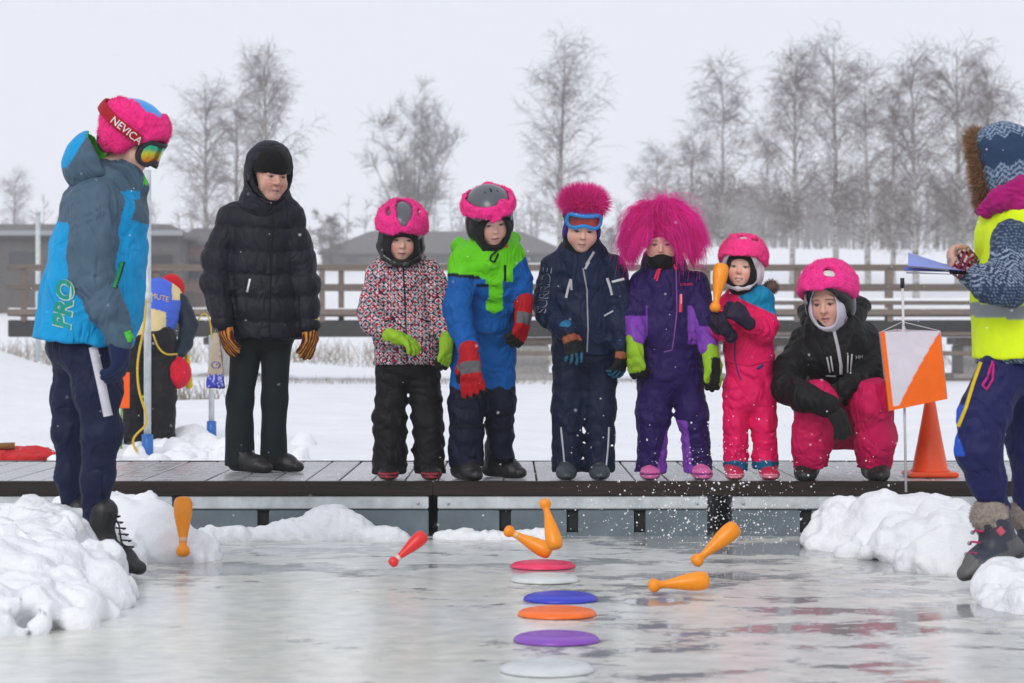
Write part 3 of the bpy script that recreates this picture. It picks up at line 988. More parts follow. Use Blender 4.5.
dr = np.stack([g.normal(size=N)*.3, g.normal(size=N)*.3, np.ones(N)], 1)
ln = np.where(np.arange(N) < N//2, g.uniform(.1, .4, N), g.uniform(.06, .2, N))
PR, rr_ = shoots(g, st, dr, ln, 4, np.full(N, .1), .12, np.full(N, .006), np.full(N, .003))
Vr, Qr = tubes(PR, rr_, 3)
tag(link("dry_grass", new_mesh("dry_grass", Vr, quads=Qr), M["reed"]), "dry grass stalks sticking out of the snow before the bridge", "grass", kind="stuff")

# ---- winter haze
V, f = box_geo(-330, 330, -40, 470, -3, 62)
hz = link("haze", new_mesh("haze", V, f, smooth=False))
hm = bpy.data.materials.new("haze"); hm.use_nodes = True
hn = hm.node_tree; hn.nodes.clear()
ho = hn.nodes.new("ShaderNodeOutputMaterial"); hv = hn.nodes.new("ShaderNodeVolumePrincipled")
hv.inputs["Color"].default_value = (1, 1, 1, 1); hv.inputs["Density"].default_value = .0010
hv.inputs["Anisotropy"].default_value = 0.0
hn.links.new(hv.outputs[0], ho.inputs["Volume"])
hz.data.materials.append(hm)
tag(hz, "pale winter haze in the air over the whole place", "haze", kind="stuff")

# ================================================================== PEOPLE: shared builders
EYE = np.array([0, 0, CH])
YAX = np.array([0, 1.0, 0])
def C(r, g, b, k=.92): return np.minimum(srgb(r, g, b)*k, .92)
def pix(P):
    return CX + P[:, 0]/P[:, 1]*F, HY - (P[:, 2]-CH)/P[:, 1]*F

def paint(V, base):
    return np.tile(np.asarray(base, float), (len(V), 1))

class Person:
    def __init__(s, label, px, d, z):
        s.d = d
        s.base = np.array([(px-CX)/F*d, d, z])
        s.root = empty("person", s.base); tag(s.root, label, "person")
        s.surf = {}
    def p(s, px, py, dy=0.0): return at(px, py, s.d+dy)
    def m(s, px): return px*s.d/F                      # pixels to metres at this person
    def part(s, name, sh, h, col, mat, xf=None, parent=None, keep=True):
        V, Q = nets(sh, h)
        L = V
        if xf is not None: V = (V*xf[2]) @ xf[0].T + xf[1]
        c = col(V, L) if callable(col) else paint(V, col)
        o = link(name, new_mesh(name, V - s.base, quads=Q, col=c), mat, parent or s.root)
        if keep: s.surf[o.name] = (V, Q)
        o["_k"] = 1; del o["_k"]
        o_key = o.name
        s.last = o_key
        return o
    def raw(s, name, V, faces=None, quads=None, col=None, mat=None, parent=None, smooth=True):
        return link(name, new_mesh(name, np.asarray(V) - s.base, faces, quads, smooth, col), mat, parent or s.root)
    def bvh(s, objs):
        Vs, Fs, o = [], [], 0
        for ob in objs:
            V, Q = s.surf[ob.name]
            Vs.append(V); Fs.append(Q+o); o += len(V)
        V = np.concatenate(Vs); Q = np.concatenate(Fs)
        return BVHTree.FromPolygons(V.tolist(), Q.tolist())
    def cast(s, tree, px, py):
        d = unit(at(px, py, 1.0) - EYE)
        h = tree.ray_cast(Vector(EYE), Vector(d))
        return None if h[0] is None else (np.array(h[0]), np.array(h[1]))
    def trim(s, name, objs, line, width, col, mat=None, up=.003, parent=None, step=1.5):
        """a raised strip (stripe, zip, tape) sewn along a line of the garment"""
        tree = s.bvh(objs)
        pts = [np.array(line[0], float)]
        for a, b in zip(line[:-1], line[1:]):
            a = np.array(a, float); b = np.array(b, float)
            n = max(1, int(np.linalg.norm(b-a)/step))
            pts += [a + (b-a)*(i+1)/n for i in range(n)]
        V, Fc = [], []; rows = []
        for i, q in enumerate(pts):
            t = unit(pts[min(i+1, len(pts)-1)] - pts[max(i-1, 0)])
            nrm = np.array([-t[1], t[0]])
            row = []
            for e in (-.5, 0, .5):
                h = s.cast(tree, *(q + nrm*width*e))
                row.append(h)
            if any(r is None for r in row): continue
            o = len(V)
            V += [row[0][0] - row[0][1]*.003, row[0][0] + row[0][1]*up, row[1][0] + row[1][1]*up*1.3, row[2][0] + row[2][1]*up, row[2][0] - row[2][1]*.003]
            rows.append((i, o))
        for (i, a), (j, b) in zip(rows[:-1], rows[1:]):
            if j != i+1 or np.linalg.norm(V[a+2]-V[b+2]) > .05: continue
            for k in range(4): Fc.append((a+k, a+k+1, b+k+1, b+k))
        if not Fc: return None
        return s.raw(name, V, Fc, None, paint(V, col), mat or M["cloth"], parent or objs[0])
    def text(s, name, body, objs, org, udir, vdir, size, col, up=.004, mat=None, parent=None, shear=0, outline=0, spacing=1.0):
        """lettering printed on a garment: org = pixel of the baseline start, udir/vdir = reading and upright directions"""
        cu = bpy.data.curves.new("lettering", 'FONT'); cu.body = body; cu.size = 1.0; cu.shear = shear; cu.space_character = spacing
        cu.resolution_u = 3
        if outline: cu.fill_mode = 'BOTH'; cu.offset = outline
        ob = bpy.data.objects.new("lettering", cu); COL.objects.link(ob)
        bpy.context.view_layer.update()
        me = bpy.data.meshes.new_from_object(ob.evaluated_get(bpy.context.evaluated_depsgraph_get()))
        V2 = np.empty(len(me.vertices)*3); me.vertices.foreach_get("co", V2); V2 = V2.reshape(-1, 3)
        Fc = [tuple(p.vertices) for p in me.polygons]
        bpy.data.objects.remove(ob); bpy.data.meshes.remove(me); bpy.data.curves.remove(cu)
        tree = s.bvh(objs)
        V = np.zeros((len(V2), 3)); ok = np.zeros(len(V2), bool)
        u = np.array(udir, float); v = np.array(vdir, float)
        for i, (a, b, _) in enumerate(V2):
            q = np.array(org) + u*a*size + v*b*size
            h = s.cast(tree, *q)
            if h is not None:
                V[i] = h[0] + h[1]*up; ok[i] = True
        Fc = [f for f in Fc if all(ok[i] for i in f)]
        if not Fc: return None
        return s.raw(name, V, Fc, None, paint(V, col), mat or M["cloth"], parent or objs[0], smooth=False)
    def bar(s, name, pts, rad, col, mat, parent=None, n=6):
        V, f = tube_geo(pts, rad, n)
        return s.raw(name, V, f, None, paint(V, col), mat, parent)

def fuzz(s, name, obj, n, length, col, var=.2, lean=(0, 0, -.3), width=.0022, seed=1, keepfn=None, mat=None, segs=1, curl=.35):
    """pile or long fibres growing out of a surface"""
    g = np.random.default_rng(seed)
    V, Q = s.surf[obj.name]
    A = np.linalg.norm(np.cross(V[Q[:, 2]]-V[Q[:, 0]], V[Q[:, 3]]-V[Q[:, 1]]), axis=1)
    q = g.choice(len(Q), n, p=A/A.sum())
    w = g.dirichlet([1, 1, 1, 1], n)
    P = (V[Q[q]]*w[..., None]).sum(1)
    N = np.cross(V[Q[q, 2]]-V[Q[q, 0]], V[Q[q, 3]]-V[Q[q, 1]]); N /= np.linalg.norm(N, axis=1, keepdims=True)+1e-12
    if keepfn is not None:
        k = keepfn(P, N); P, N = P[k], N[k]; n = len(P)
    D = N + g.normal(size=(n, 3))*curl + np.array(lean)
    D /= np.linalg.norm(D, axis=1, keepdims=True)
    L = length*g.uniform(.55, 1.25, n)
    side = np.cross(D, g.normal(size=(n, 3))); side /= np.linalg.norm(side, axis=1, keepdims=True)+1e-9
    rows = [P - N*.001]
    d = D
    for k in range(segs):
        rows.append(rows[-1] + d*(L/segs)[:, None])
        d = d + np.array(lean)*.5 + g.normal(size=(n, 3))*curl*.35
        d /= np.linalg.norm(d, axis=1, keepdims=True)
    VV, QQ = [], []
    o = 0
    for k in range(segs+1):
        ww = width*(1 - .85*k/segs)
        VV += [rows[k] - side*ww*.5, rows[k] + side*ww*.5]
    VV = np.concatenate(VV)
    for k in range(segs):
        a = np.arange(n)
        QQ.append(np.stack([a + 2*k*n, a + (2*k+1)*n, a + (2*k+3)*n, a + (2*k+2)*n], 1))
    QQ = np.concatenate(QQ)
    cc = np.asarray(col)*(1 + g.uniform(-var, var, (n, 1)))
    cc = np.clip(np.tile(cc, (2*(segs+1), 1)), 0, .95)
    return s.raw(name, VV, None, QQ, cc, mat or M["fibre"], obj)

# ---- heads (built about the middle of the head, face towards -y, then turned)
def head_shape(kid=False):
    ck = .033 if kid else .028
    a = U(.03, ell((0, .012, .03), (.074, .092, .086)), ell((0, -.022, -.035), (.059, .064, .080)),
          ell((0, -.055, -.088), (.030, .028, .023)), ell((.036, -.052, -.036), (ck, ck*.95, ck*1.05)), ell((-.036, -.052, -.036), (ck, ck*.95, ck*1.05)))
    a = U(.014, a, cone((-.038, -.070, .024), (.038, -.070, .024), .013, .013))
    for sx in (-1, 1):
        a = cut(a, ell((sx*.031, -.097, .006), (.019, .014, .011)), .012)
    a = U(.008, a, cone((0, -.078, .006), (0, -.0965, -.021), .0065, .0110), ell((.009, -.090, -.0255), (.0068,)*3), ell((-.009, -.090, -.0255), (.0068,)*3)) if kid else U(.008, a, cone((0, -.080, .014), (0, -.102, -.022), .0075, .0125), ell((.0105, -.093, -.027), (.0075,)*3), ell((-.0105, -.093, -.027), (.0075,)*3))
    a = U(.003, a, *[ell((sx*.031, -.0725, .005), (.0145, .0125, .0115)) for sx in (-1, 1)])
    a = U(.006, a, cone((-.020, -.077, -.0575), (0, -.0875, -.0555), .0045, .0068), cone((.020, -.077, -.0575), (0, -.0875, -.0555), .0045, .0068),
          cone((-.017, -.076, -.067), (0, -.085, -.069), .0045, .0072), cone((.017, -.076, -.067), (0, -.085, -.069), .0045, .0072))
    a = cut(a, cone((-.019, -.093, -.0625), (.019, -.093, -.0625), .0035, .0035), .003)
    return U(.02, a, cone((0, .02, -.08), (0, .04, -.24), .050, .058))
HEAD = head_shape(); HEAD_K = head_shape(True)

def face_paint(skin, rosy=.5, brow=(.16, .10, .07), lip=(.50, .20, .19), eyes=(.035, .025, .02), lid=.5, age=0.0, smile=0.0):
    skin = np.asarray(skin, float)
    def f(V, L):
        x, y, z = L.T; ax = np.abs(x)
        c = np.tile(skin, (len(L), 1))
        def mix(c, col, w): return c*(1-w[:, None]) + np.asarray(col)*w[:, None]
        g = lambda cx, cz, rx, rz: np.exp(-(((ax-cx)/rx)**2 + ((z-cz)/rz)**2))
        front = (y < -.02)
        c = mix(c, skin*np.array([1.0, .62, .62]), min(1, rosy*1.25)*g(.038, -.036, .018, .020)*front)
        c = mix(c, skin*np.array([1.0, .74, .72]), rosy*.8*np.exp(-((x/.013)**2 + ((z+.026)/.014)**2))*front)
        if age:  # shade of wrinkles and hollows painted as darker skin
            w = Waves(9, .012, 6, (1, .3, 1.6))(L)
            c = c*(1 - age*.30*np.clip(w, 0, 1)*front)[:, None]
            c = mix(c, skin*.60, age*.7*g(.031, -.012, .016, .0035)*front)
            c = mix(c, skin*.66, age*.6*np.exp(-((ax-.050)/.006)**2)*(z < -.01)*front)
            c = mix(c, skin*.62, age*np.exp(-(((ax - (.020+(-.03-z)*.25))/.0045)**2))*((z < -.028) & (z > -.072))*front*.8)
        c = mix(c, skin*.66, .55*g(.031, .016, .016, .0035)*front)                # lid crease shade, painted into the skin
        e = np.clip(1.3 - (((ax-.031)/.0150)**2 + ((z-.0030)/(.0062-.0022*lid))**2), 0, 1)*front
        c = mix(c, (.40, .34, .31), np.clip(e*1.4, 0, 1)*(1-lid*.6))
        e2 = np.clip(1.35 - (((ax-.030)/.0078)**2 + ((z-.0025)/(.0060-.0022*lid))**2), 0, 1)*front
        c = mix(c, eyes, np.clip(e2*2.0, 0, 1)*.95)
        lash = np.clip(1.4 - (((ax-.0315)/.0165)**2 + ((z-.0080 + .0035*((ax-.031)/.015)**2)/.0028)**2), 0, 1)*front
        c = mix(c, (.07, .04, .035), np.clip(lash*1.3, 0, 1)*.9)
        bz = .0265 - .25*np.clip(ax-.034, 0, 1) - .06*(.034-ax)*(ax < .034)
        bw = np.clip(1.3 - ((z-bz)/.0042)**2, 0, 1)*(ax > .013)*(ax < .050)*front
        c = mix(c, brow, np.clip(bw, 0, 1)*.85)
        zz = z + smile*np.clip(ax/.02, 0, 1)**2*-.004
        lp = np.clip(1.25 - ((ax/.0225)**2 + ((zz+.0625)/.0115)**2), 0, 1)*front
        c = mix(c, lip, np.clip(lp*1.8, 0, 1)*.95)
        ml = np.clip(1.3 - ((ax/.020)**2 + ((zz+.0625)/.0028)**2), 0, 1)*front
        c = mix(c, (.09, .03, .03), np.clip(ml*1.4, 0, 1))
        if smile:
            tt = np.clip(1.3 - ((ax/.013)**2 + ((z+.0620)/.0030)**2), 0, 1)*front
            c = mix(c, (.7, .66, .6), np.clip(tt*1.5, 0, 1)*smile)
        ns = np.clip(1.3 - (((ax-.0062)/.0036)**2 + ((z+.0335)/.0028)**2), 0, 1)*front
        c = mix(c, skin*.25, np.clip(ns, 0, 1)*.8)
        return c
    return f
SKIN = np.array([.72, .43, .335])
def face_hole(rx, rz, zc, ymax=.0, p=2.6):
    """opening of a hood, balaclava or helmet, cut from the front"""
    def f(P):
        x, y, z = P.T
        k = (np.abs(x/rx)**p + np.abs((z-zc)/rz)**p)**(1/p)
        return np.maximum((k-1)*min(rx, rz), (y-ymax))
    return S(f, [-rx, -.5, zc-rz], [rx, ymax, zc+rz])

HELM = ell((0, .014, .050), (.112, .132, .108))
def helmet_shape(ear=True, cutz=.035, open_rx=.078):
    a = cut(HELM, half((0, 0, -.012), (0, 0, 1)))                      # dome down to the brow line
    a = U(.02, a, ell((0, .05, -.02), (.100, .088, .085)))
    if ear:
        a = U(.02, a, *[ell((sx*.088, .006, -.030), (.026, .052, .062)) for sx in (-1, 1)])
    a = cut(a, face_hole(open_rx, .12, -.085+cutz, .02), .008)
    return cut(a, ell((0, .02, -.02), (.080, .100, .12)), .005)

def balaclava_shape(rx=.046, rz=.058, zc=-.030, t=.011):
    a = grow(U(.05, HEAD, ell((0, -.02, -.05), (.066, .074, .085))), t)
    return cut(a, face_hole(rx, rz, zc, -.01), .006)

def goggles(Rr, zc, w, h, y0=.0):
    """ski goggles on a cylinder of radius Rr about the head: returns frame, lens"""
    def uv(P):
        x, y, z = P.T
        th = np.arctan2(x, -(y-y0)); r = np.sqrt(x*x + (y-y0)**2)
        return th*Rr, z - zc, r
    def sd(u, v):
        q = np.abs(u) - (w-h*.85); k = np.abs(v) - h*.15
        d = np.sqrt(np.maximum(q, 0)**2 + np.maximum(k, 0)**2) + np.minimum(np.maximum(q, k), 0) - h*.85
        notch = np.sqrt((u/1.0)**2 + ((v+h*1.22)/1.0)**2) - h*.62
        return -smin(-d, notch, .02)
    def fr(P):
        u, v, r = uv(P); d = sd(u, v)
        ring = np.maximum(np.abs(d + .006) - .0085, np.abs(r - Rr) - .014)
        return np.maximum(ring, P[:, 1] - y0)
    def ln(P):
        u, v, r = uv(P)
        return np.maximum(np.maximum(sd(u, v) + .009, np.abs(r - Rr - .004) - .004), P[:, 1] - y0)
    lo = [-Rr-.02, -Rr-.02+y0, zc-h-.02]; hi = [Rr+.02, y0+.02, zc+h+.02]
    return S(fr, lo, hi), S(ln, lo, hi)

def strap_shape(surf, z0, slope, hw, t=.003, ycut=-.03):
    def f(P):
        return np.maximum(np.maximum(np.abs(surf.f(P)) - t, np.abs(P[:, 2] - z0 - slope*P[:, 1]) - hw), ycut - P[:, 1])
    return S(f, surf.lo - .01, surf.hi + .01)

# ---- hands, boots, limbs
def frame(z, y):
    z = unit(z); y = np.asarray(y, float); y = unit(y - z*np.dot(y, z))
    return np.cross(y, z), y, z

def glove_shape(wrist, dirv, palm_n, size=1.0, curl=20, thumb=1, cuff=.05, spread=1.0, fat=1.0, tcurl=.35):
    X, Y, Z = frame(dirv, palm_n); X = X*thumb
    w = np.asarray(wrist, float)
    q = lambda x, y, z: w + (X*x + Y*y + Z*z)*size
    f = .0112*fat
    sh = [cone(q(.012, 0, .035), q(.016, 0, .080), .023*size, .021*size), cone(q(-.012, 0, .035), q(-.018, 0, .078), .023*size, .020*size),
          cone(q(0, 0, -.005), q(0, 0, .04), .027*size, .030*size)]
    parts = [U(.02*size, *sh)]
    for i, (x0, L) in enumerate(((.030, .070), (.011, .079), (-.009, .074), (-.028, .058))):
        p0 = q(x0*.9, 0, .080); ang = 0.0
        px, pz, py_ = x0, .080, 0.0
        pts = [p0]
        for j, fr_ in enumerate((.42, .32, .26)):
            ang += R(curl*(.9 + .12*i))
            pz += math.cos(ang)*L*fr_; py_ += math.sin(ang)*L*fr_; px += (x0*.16*spread)*fr_
            pts.append(q(px, py_, pz))
        parts.append(chain(pts, [f*1.08*size, f*size, f*.95*size, f*.86*size], .004))
    t0 = q(.026, .006, .022); t1 = q(.050, .016, .052); t2 = q(.050+.012*(1-tcurl), .016+.05*tcurl, .083)
    parts.append(chain([t0, t1, t2], [.0165*fat*size, .0135*fat*size, .0112*fat*size], .006))
    a = U(.007*size, *parts)
    if cuff:
        a = U(.012, a, cone(q(0, 0, -cuff*.35/size), q(0, 0, .012), .037*size, .033*size))
    return a, (lambda P: ((P - w) @ Z)/size, lambda P: ((P - w) @ Y)/size, lambda P: ((P-w) @ X)/size)

def boot_shape(sole, fwd, up, L=.25, hs=.16, wd=1.0, shaft=1.0, toe_r=.034, ht=1.0):
    """sole = point under the ankle on the tread; returns the shape and its height function"""
    fwd = unit(fwd); up = np.asarray(up, float); up = unit(up - fwd*np.dot(up, fwd)); rt = np.cross(fwd, up)
    o = np.asarray(sole, float)
    q = lambda f, u: o + fwd*f + up*u
    a = U(.03*ht, cone(q(-.20*L, .040*ht), q(.38*L, .036*ht), .040*wd, .043*wd, (up, .95*ht)), cone(q(.36*L, .034*ht), q(.60*L, .026*ht), .042*wd, toe_r*wd, (up, .80*ht)),
          cone(q(.02*L, .075*ht), q(.34*L, .050*ht), .044*wd, .040*wd, (up, ht)))
    if hs: a = U(.03, a, cone(q(-.05*L, .06), q(-.06*L, hs), .045*wd*shaft, .050*wd*shaft))
    a = inter(a, half(o, -up), .006)
    return a, (lambda P: (P-o) @ up), (lambda P: (P-o) @ fwd)

def folds(sh, seed, wl=.10, amp=.006, an=(1, 1, 1.5)):
    w1 = Waves(seed, wl*1.5, 8, an); w2 = Waves(seed+50, wl*.55, 8, an)
    return disp(sh, lambda P: .60*amp*w1(P) + .20*amp*w2(P), amp*1.6)

def crease(sh, limbs, seed, lam=.075, amp=.007):
    """cross folds along sleeves and legs: rounded puffs between tight creases, patchy"""
    wa = Waves(seed, .17, 6); wb = Waves(seed+7, .22, 6)
    L = []
    for pts, rad in limbs:
        s = 0.0
        for a, b, ra, rb in zip(pts[:-1], pts[1:], rad[:-1], rad[1:]):
            l = float(np.linalg.norm(np.asarray(b)-np.asarray(a)))
            L.append((f32(a), f32(np.asarray(b)-np.asarray(a)), l, s, float(ra), float(rb))); s += l
    def fn(P):
        D = np.full(len(P), 9.0, np.float32); ss = np.zeros(len(P), np.float32)
        lo, hi = bbox(P)
        for a, ab, l, s0, ra, rb in L:
            e = np.minimum(a, a+ab) - ra - .12; h = np.maximum(a, a+ab) + ra + .12
            if (e > hi).any() or (h < lo).any(): continue
            t = np.clip((P - a) @ ab/(l*l), 0, 1)
            d = len2(P - a - t[:, None]*ab) - (ra + (rb-ra)*t)
            m = d < D
            D = np.where(m, d, D); ss = np.where(m, s0 + t*l, ss)
        u = wa(P)
        b = np.abs(np.sin(math.pi*(ss/lam + .55*u)))**.55
        k = np.clip(.6 + .75*wb(P), 0, 1)
        return 1.45*amp*(b - .7)*k*np.exp(-np.clip(D, 0, 9)/.03)
    return disp(sh, fn, amp)

def limb(pts, rad, k=.03, sq=None):
    s = chain(pts, rad, k, sq); s.limb = (pts, rad)
    return s

def below(sh, pt, n=(0, 0, -1), k=.01):
    return inter(sh, half(pt, n), k)

BLACK = srgb(26, 25, 28)
PINK = srgb(255, 42, 140)*np.array([.92, 1.0, .95])
def soles(hfun, upper, sole, hsole=.022):
    def f(V, L):
        c = paint(V, upper); c[hfun(V) < hsole] = sole
        return c
    return f

# ================================================================== the people of the photograph
# ---- 1: person in blue and slate jacket, left, in profile
A = Person("person in bright blue and slate ski jacket with red goggle strap, standing left", 95, 9.0, .02)
p = A.p; m = A.m
torso = U(.05, chain([p(110, 190), p(105, 215), p(98, 260), p(92, 300), p(82, 352)], [m(30), m(41), m(45), m(48), m(51)], .06, (YAX, 1.22)))
torso = below(torso, p(82, 343), unit((-.10, 0, -1)), .012)
arm = chain([p(97, 205, -.16), p(91, 245, -.22), p(93, 276, -.24), p(107, 308, -.25), p(120, 338, -.25)], [m(24), m(20.5), m(17.5), m(15.5), m(14)], .04)
farm = chain([p(110, 205, .17), p(100, 275, .24), p(112, 335, .22)], [m(24), m(19), m(15)], .04)
collar = chain([p(108, 187), p(124, 180), p(137, 188)], [m(26), m(20), m(11)], .03, (YAX, 1.1))
jk = crease(folds(U(.035, torso, arm, farm, collar), 101, .16, .0085, (1.3, 1, 1.1)), [([p(97, 205, -.16), p(91, 245, -.22), p(93, 276, -.24), p(107, 308, -.25), p(120, 338, -.25)], [m(27), m(23), m(19.5), m(17), m(15)])], 201, 0.085, 0.008)
SLATE, CYAN, LIME = C(74, 98, 116, .95), C(0, 152, 212, .95), C(80, 205, 60)
def colA(V, L):
    x, y = pix(V); c = paint(V, CYAN)
    da = arm.f(V); dt = np.minimum(torso.f(V), collar.f(V))
    c[(y < 222 + (x-60)*.16 - .9*np.clip(x-118, 0, 14))] = SLATE
    c[(x > 117) & (x < 140) & (y > 191) & (y < 201 - (x-128)*.2) & (V[:, 1] < A.d+.05)] = CYAN
    sl = (da < dt + .004)
    c[sl] = SLATE
    seam = (~sl) & (da < dt + .045) & (y < 275) & (x > 100)
    c[seam & (y > 200)] = CYAN
    c[(x > 144) & (y < 184)] = LIME
    return c
jacket = A.part("jacket", jk, .0085, colA, M["shell"])
# hood hanging open behind the neck
hc = p(99, 163); HR = rotm(0, 0, -18)
ho = ell(hc, (m(37), .165, m(34)), HR)
hi_ = ell(hc + np.array([m(7), 0, m(8)]), (m(29), .132, m(27)), HR)
hood = inter(cut(ho, hi_, .014), half(hc + np.array([m(9), 0, m(0)]), unit((1, 0, .45))), .03)
def colAh(V, L):
    x, y = pix(V); c = paint(V, SLATE)
    inner = hi_.f(V) < .010
    c[inner] = LIME
    c[(~inner) & (y < 168) & (x < 62 + (168-y)*.62 + 5)] = CYAN
    return c
A.part("hood", folds(hood, 102, .1, .004), .007, colAh, M["shell"])
NAVY = C(18, 27, 60)
tr = U(.05, ell(p(84, 348), (m(38), .16, m(26))), chain([p(93, 352, -.09), p(97, 390, -.1), p(102, 432, -.11), p(97, 475, -.10), p(94, 520, -.09)], [m(27), m(23), m(18.5), m(15.5), m(11.5)], .04),
       chain([p(78, 355, .09), p(72, 395, .10), p(69, 432, .10), p(70, 475, .11), p(70, 522, .12)], [m(23), m(20), m(16), m(12.5), m(9.5)], .04))
trousers = A.part("trousers", crease(folds(tr, 103, .13, .006), [([p(93, 352, -.09), p(102, 432, -.11), p(94, 520, -.09)], [m(27), m(18), m(11)]), ([p(78, 355, .09), p(69, 432, .10), p(70, 522, .12)], [m(23), m(16), m(9)])], 202, 0.07, 0.006), .0088, NAVY, M["shell"])
A.trim("side_stripe", [trousers], [(93, 347), (100, 378), (108, 416)], 9, C(214, 212, 222))
# boots
for i, (sx, sy, dy) in enumerate(((98, 563, -.10), (74, 560, .12))):
    fw = unit((.86, -.34, -.20)); upv = unit((.15, -.05, 1))
    bs, bh, bf = boot_shape(p(sx, sy, dy), fw, upv, .29, .20, 1.05, 1.05)
    b_ = A.part("boot", bs, .0072, soles(bh, C(30, 30, 32), C(16, 16, 17), .026), M["rubber"])
    if i == 0:
        o = p(sx, sy, dy)
        up2 = unit(upv - fw*np.dot(upv, fw)); rt = np.cross(fw, up2)
        for k in range(6):
            t = k/5
            c0 = o + fw*(.125 - .085*t) + up2*(.088 + .10*t)
            A.bar("lace", [c0 - rt*.03 - fw*.01, c0 + fw*.016 + up2*.012, c0 + rt*.03 - fw*.01 + up2*.01], .0035, C(20, 20, 22), M["cloth"], b_)
        A.bar("lace", [p(112, 512, -.16), p(119, 525, -.2), p(121, 540, -.2), p(126, 555, -.21)], .004, C(20, 20, 22), M["cloth"], b_)
        A.bar("lace", [p(113, 514, -.16), p(114, 530, -.2), p(118, 546, -.2), p(117, 556, -.21)], .004, C(20, 20, 22), M["cloth"], b_)
gs, gf = glove_shape(p(119, 338, -.25), (.06, -.05, -1), (-1, .3, 0), 1.22, 26, -1, .03, 1, 1.15)
A.part("glove", gs, .005, C(26, 40, 78), M["knit"])
gs, gf = glove_shape(p(112, 335, .22), (.06, 0, -1), (-1, -.3, 0), 1.15, 26, 1, .03, 1, 1.15)
A.part("glove", gs, .006, C(26, 40, 78), M["knit"])
cf = A.part("cuff", cone(p(121, 333, -.252), p(123.5, 337.5, -.252), m(16.5), m(16.5)), .006, LIME, M["cloth"], keep=False) if False else None
A.trim("cuff_tab", [jacket], [(127, 331), (131, 341)], 7, LIME)
# head, helmet, cover, goggles
HX = (rotm(74, 27, 0), p(133, 141), 1.02)
A.part("body", HEAD, .004, face_paint(SKIN, .4), M["skin"], HX)
A.part("helmet", helmet_shape(False), .005, lambda V, L: np.where((L[:, 2] > .02)[:, None], C(45, 150, 225), C(34, 34, 40)), M["gloss"], HX)
cov_dome = grow(HELM, .013)
def cov_region(P):
    x, y, z = P.T
    low = -.070 + np.clip(-(y-.01), 0, 1)*1.05 + .006*np.sin(y*90)
    return low - z
cvr = inter(cut(U(.03, cov_dome, grow(ell((0, .03, -.02), (.104, .088, .075)), .008)), ell((0, .02, .045), (.098, .118, .094))), S(cov_region, [-1]*3, [1]*3), .012)
cvr = cut(cvr, S(lambda P: (.132 + .010*np.sin(P[:, 1]*45) + .008*np.sin(P[:, 0]*60) + .10*np.abs(P[:, 1]-.03)) - P[:, 2], [-1]*3, [1]*3), .008)
cvr = disp(cvr, lambda P: .0030*Waves(61, .07, 8)(P) + .0014*Waves(62, .03, 8)(P), .01)
PKA = C(250, 50, 138, 1.0)
cov = A.part("helmet_cover", cvr, .0055, PKA, M["plush"], HX)
st = A.part("goggle_strap", strap_shape(grow(HELM, .029), .046, .20, .023, .004, -.085), .0045, C(165, 12, 30), M["cloth"], HX)
def clear(P, N):
    L = ((P - HX[1]) @ HX[0])/HX[2]
    return np.abs(L[:, 2] - .046 - .20*L[:, 1]) > .026
fuzz(A, "plush_pile", cov, 7500, .009, PKA, .22, seed=3, keepfn=clear)
fr, ln = goggles(.124, -.008, .098, .050, .012)
A.part("goggle_frame", fr, .004, C(30, 32, 38), M["rubber"], HX)
# mirrored orange-green lens
def lens_mat(name, c0, c1, c2, metal=.85):
    mm, nt, b = mat_new(name)
    lw = add(nt, "ShaderNodeNewGeometry"); sp = add(nt, "ShaderNodeSeparateXYZ")
    tc = add(nt, "ShaderNodeTexCoord"); nt.links.new(tc.outputs["Generated"], sp.inputs[0])
    n = noise(nt, 3, 2, .5, tc.outputs["Generated"])
    ad = add(nt, "ShaderNodeMath", operation='MULTIPLY_ADD'); ad.inputs[1].default_value = .5
    nt.links.new(n.outputs[0], ad.inputs[0]); nt.links.new(sp.outputs[2], ad.inputs[2])
    r = ramp(nt, ad.outputs[0], [(.35, c0), (.7, c1), (1.05 if False else 1.0, c2)])
    nt.links.new(r.outputs[0], b.inputs["Base Color"])
    b.inputs["Metallic"].default_value = metal; b.inputs["Roughness"].default_value = .12
    return mm
M["mirror_lens"] = lens_mat("mirror_coated_lens", (.85, .22, .03), (.75, .75, .06), (.05, .62, .35))
M["red_lens"] = lens_mat("red_lens", (.50, .06, .05), (.33, .05, .05), (.12, .035, .04), .35)
A.part("goggle_lens", ln, .004, (1, 1, 1), M["mirror_lens"], HX)
A.text("lettering", "NEVICA", [st], (110, 121.5), (.78, .625), (.625, -.78), 10.6, C(238, 232, 236), .003)
ps = A.text("lettering", "PRO", [jacket], (70, 330), (.10, -.99), (-.95, -.1), 25, C(200, 228, 215), .0035, None, None, .15, .065)
A.text("lettering", "PRO", [jacket], (69.7, 329.5), (.10, -.99), (-.95, -.1), 25, C(20, 150, 135), .006, None, None, .15, .034)
A.trim("pocket_zip", [jacket], [(122, 262), (118, 275), (114, 288)], 3.2, C(40, 160, 90))
A.trim("pocket_edge", [jacket], [(124, 262), (120, 275), (116, 288)], 1.6, C(16, 22, 30))

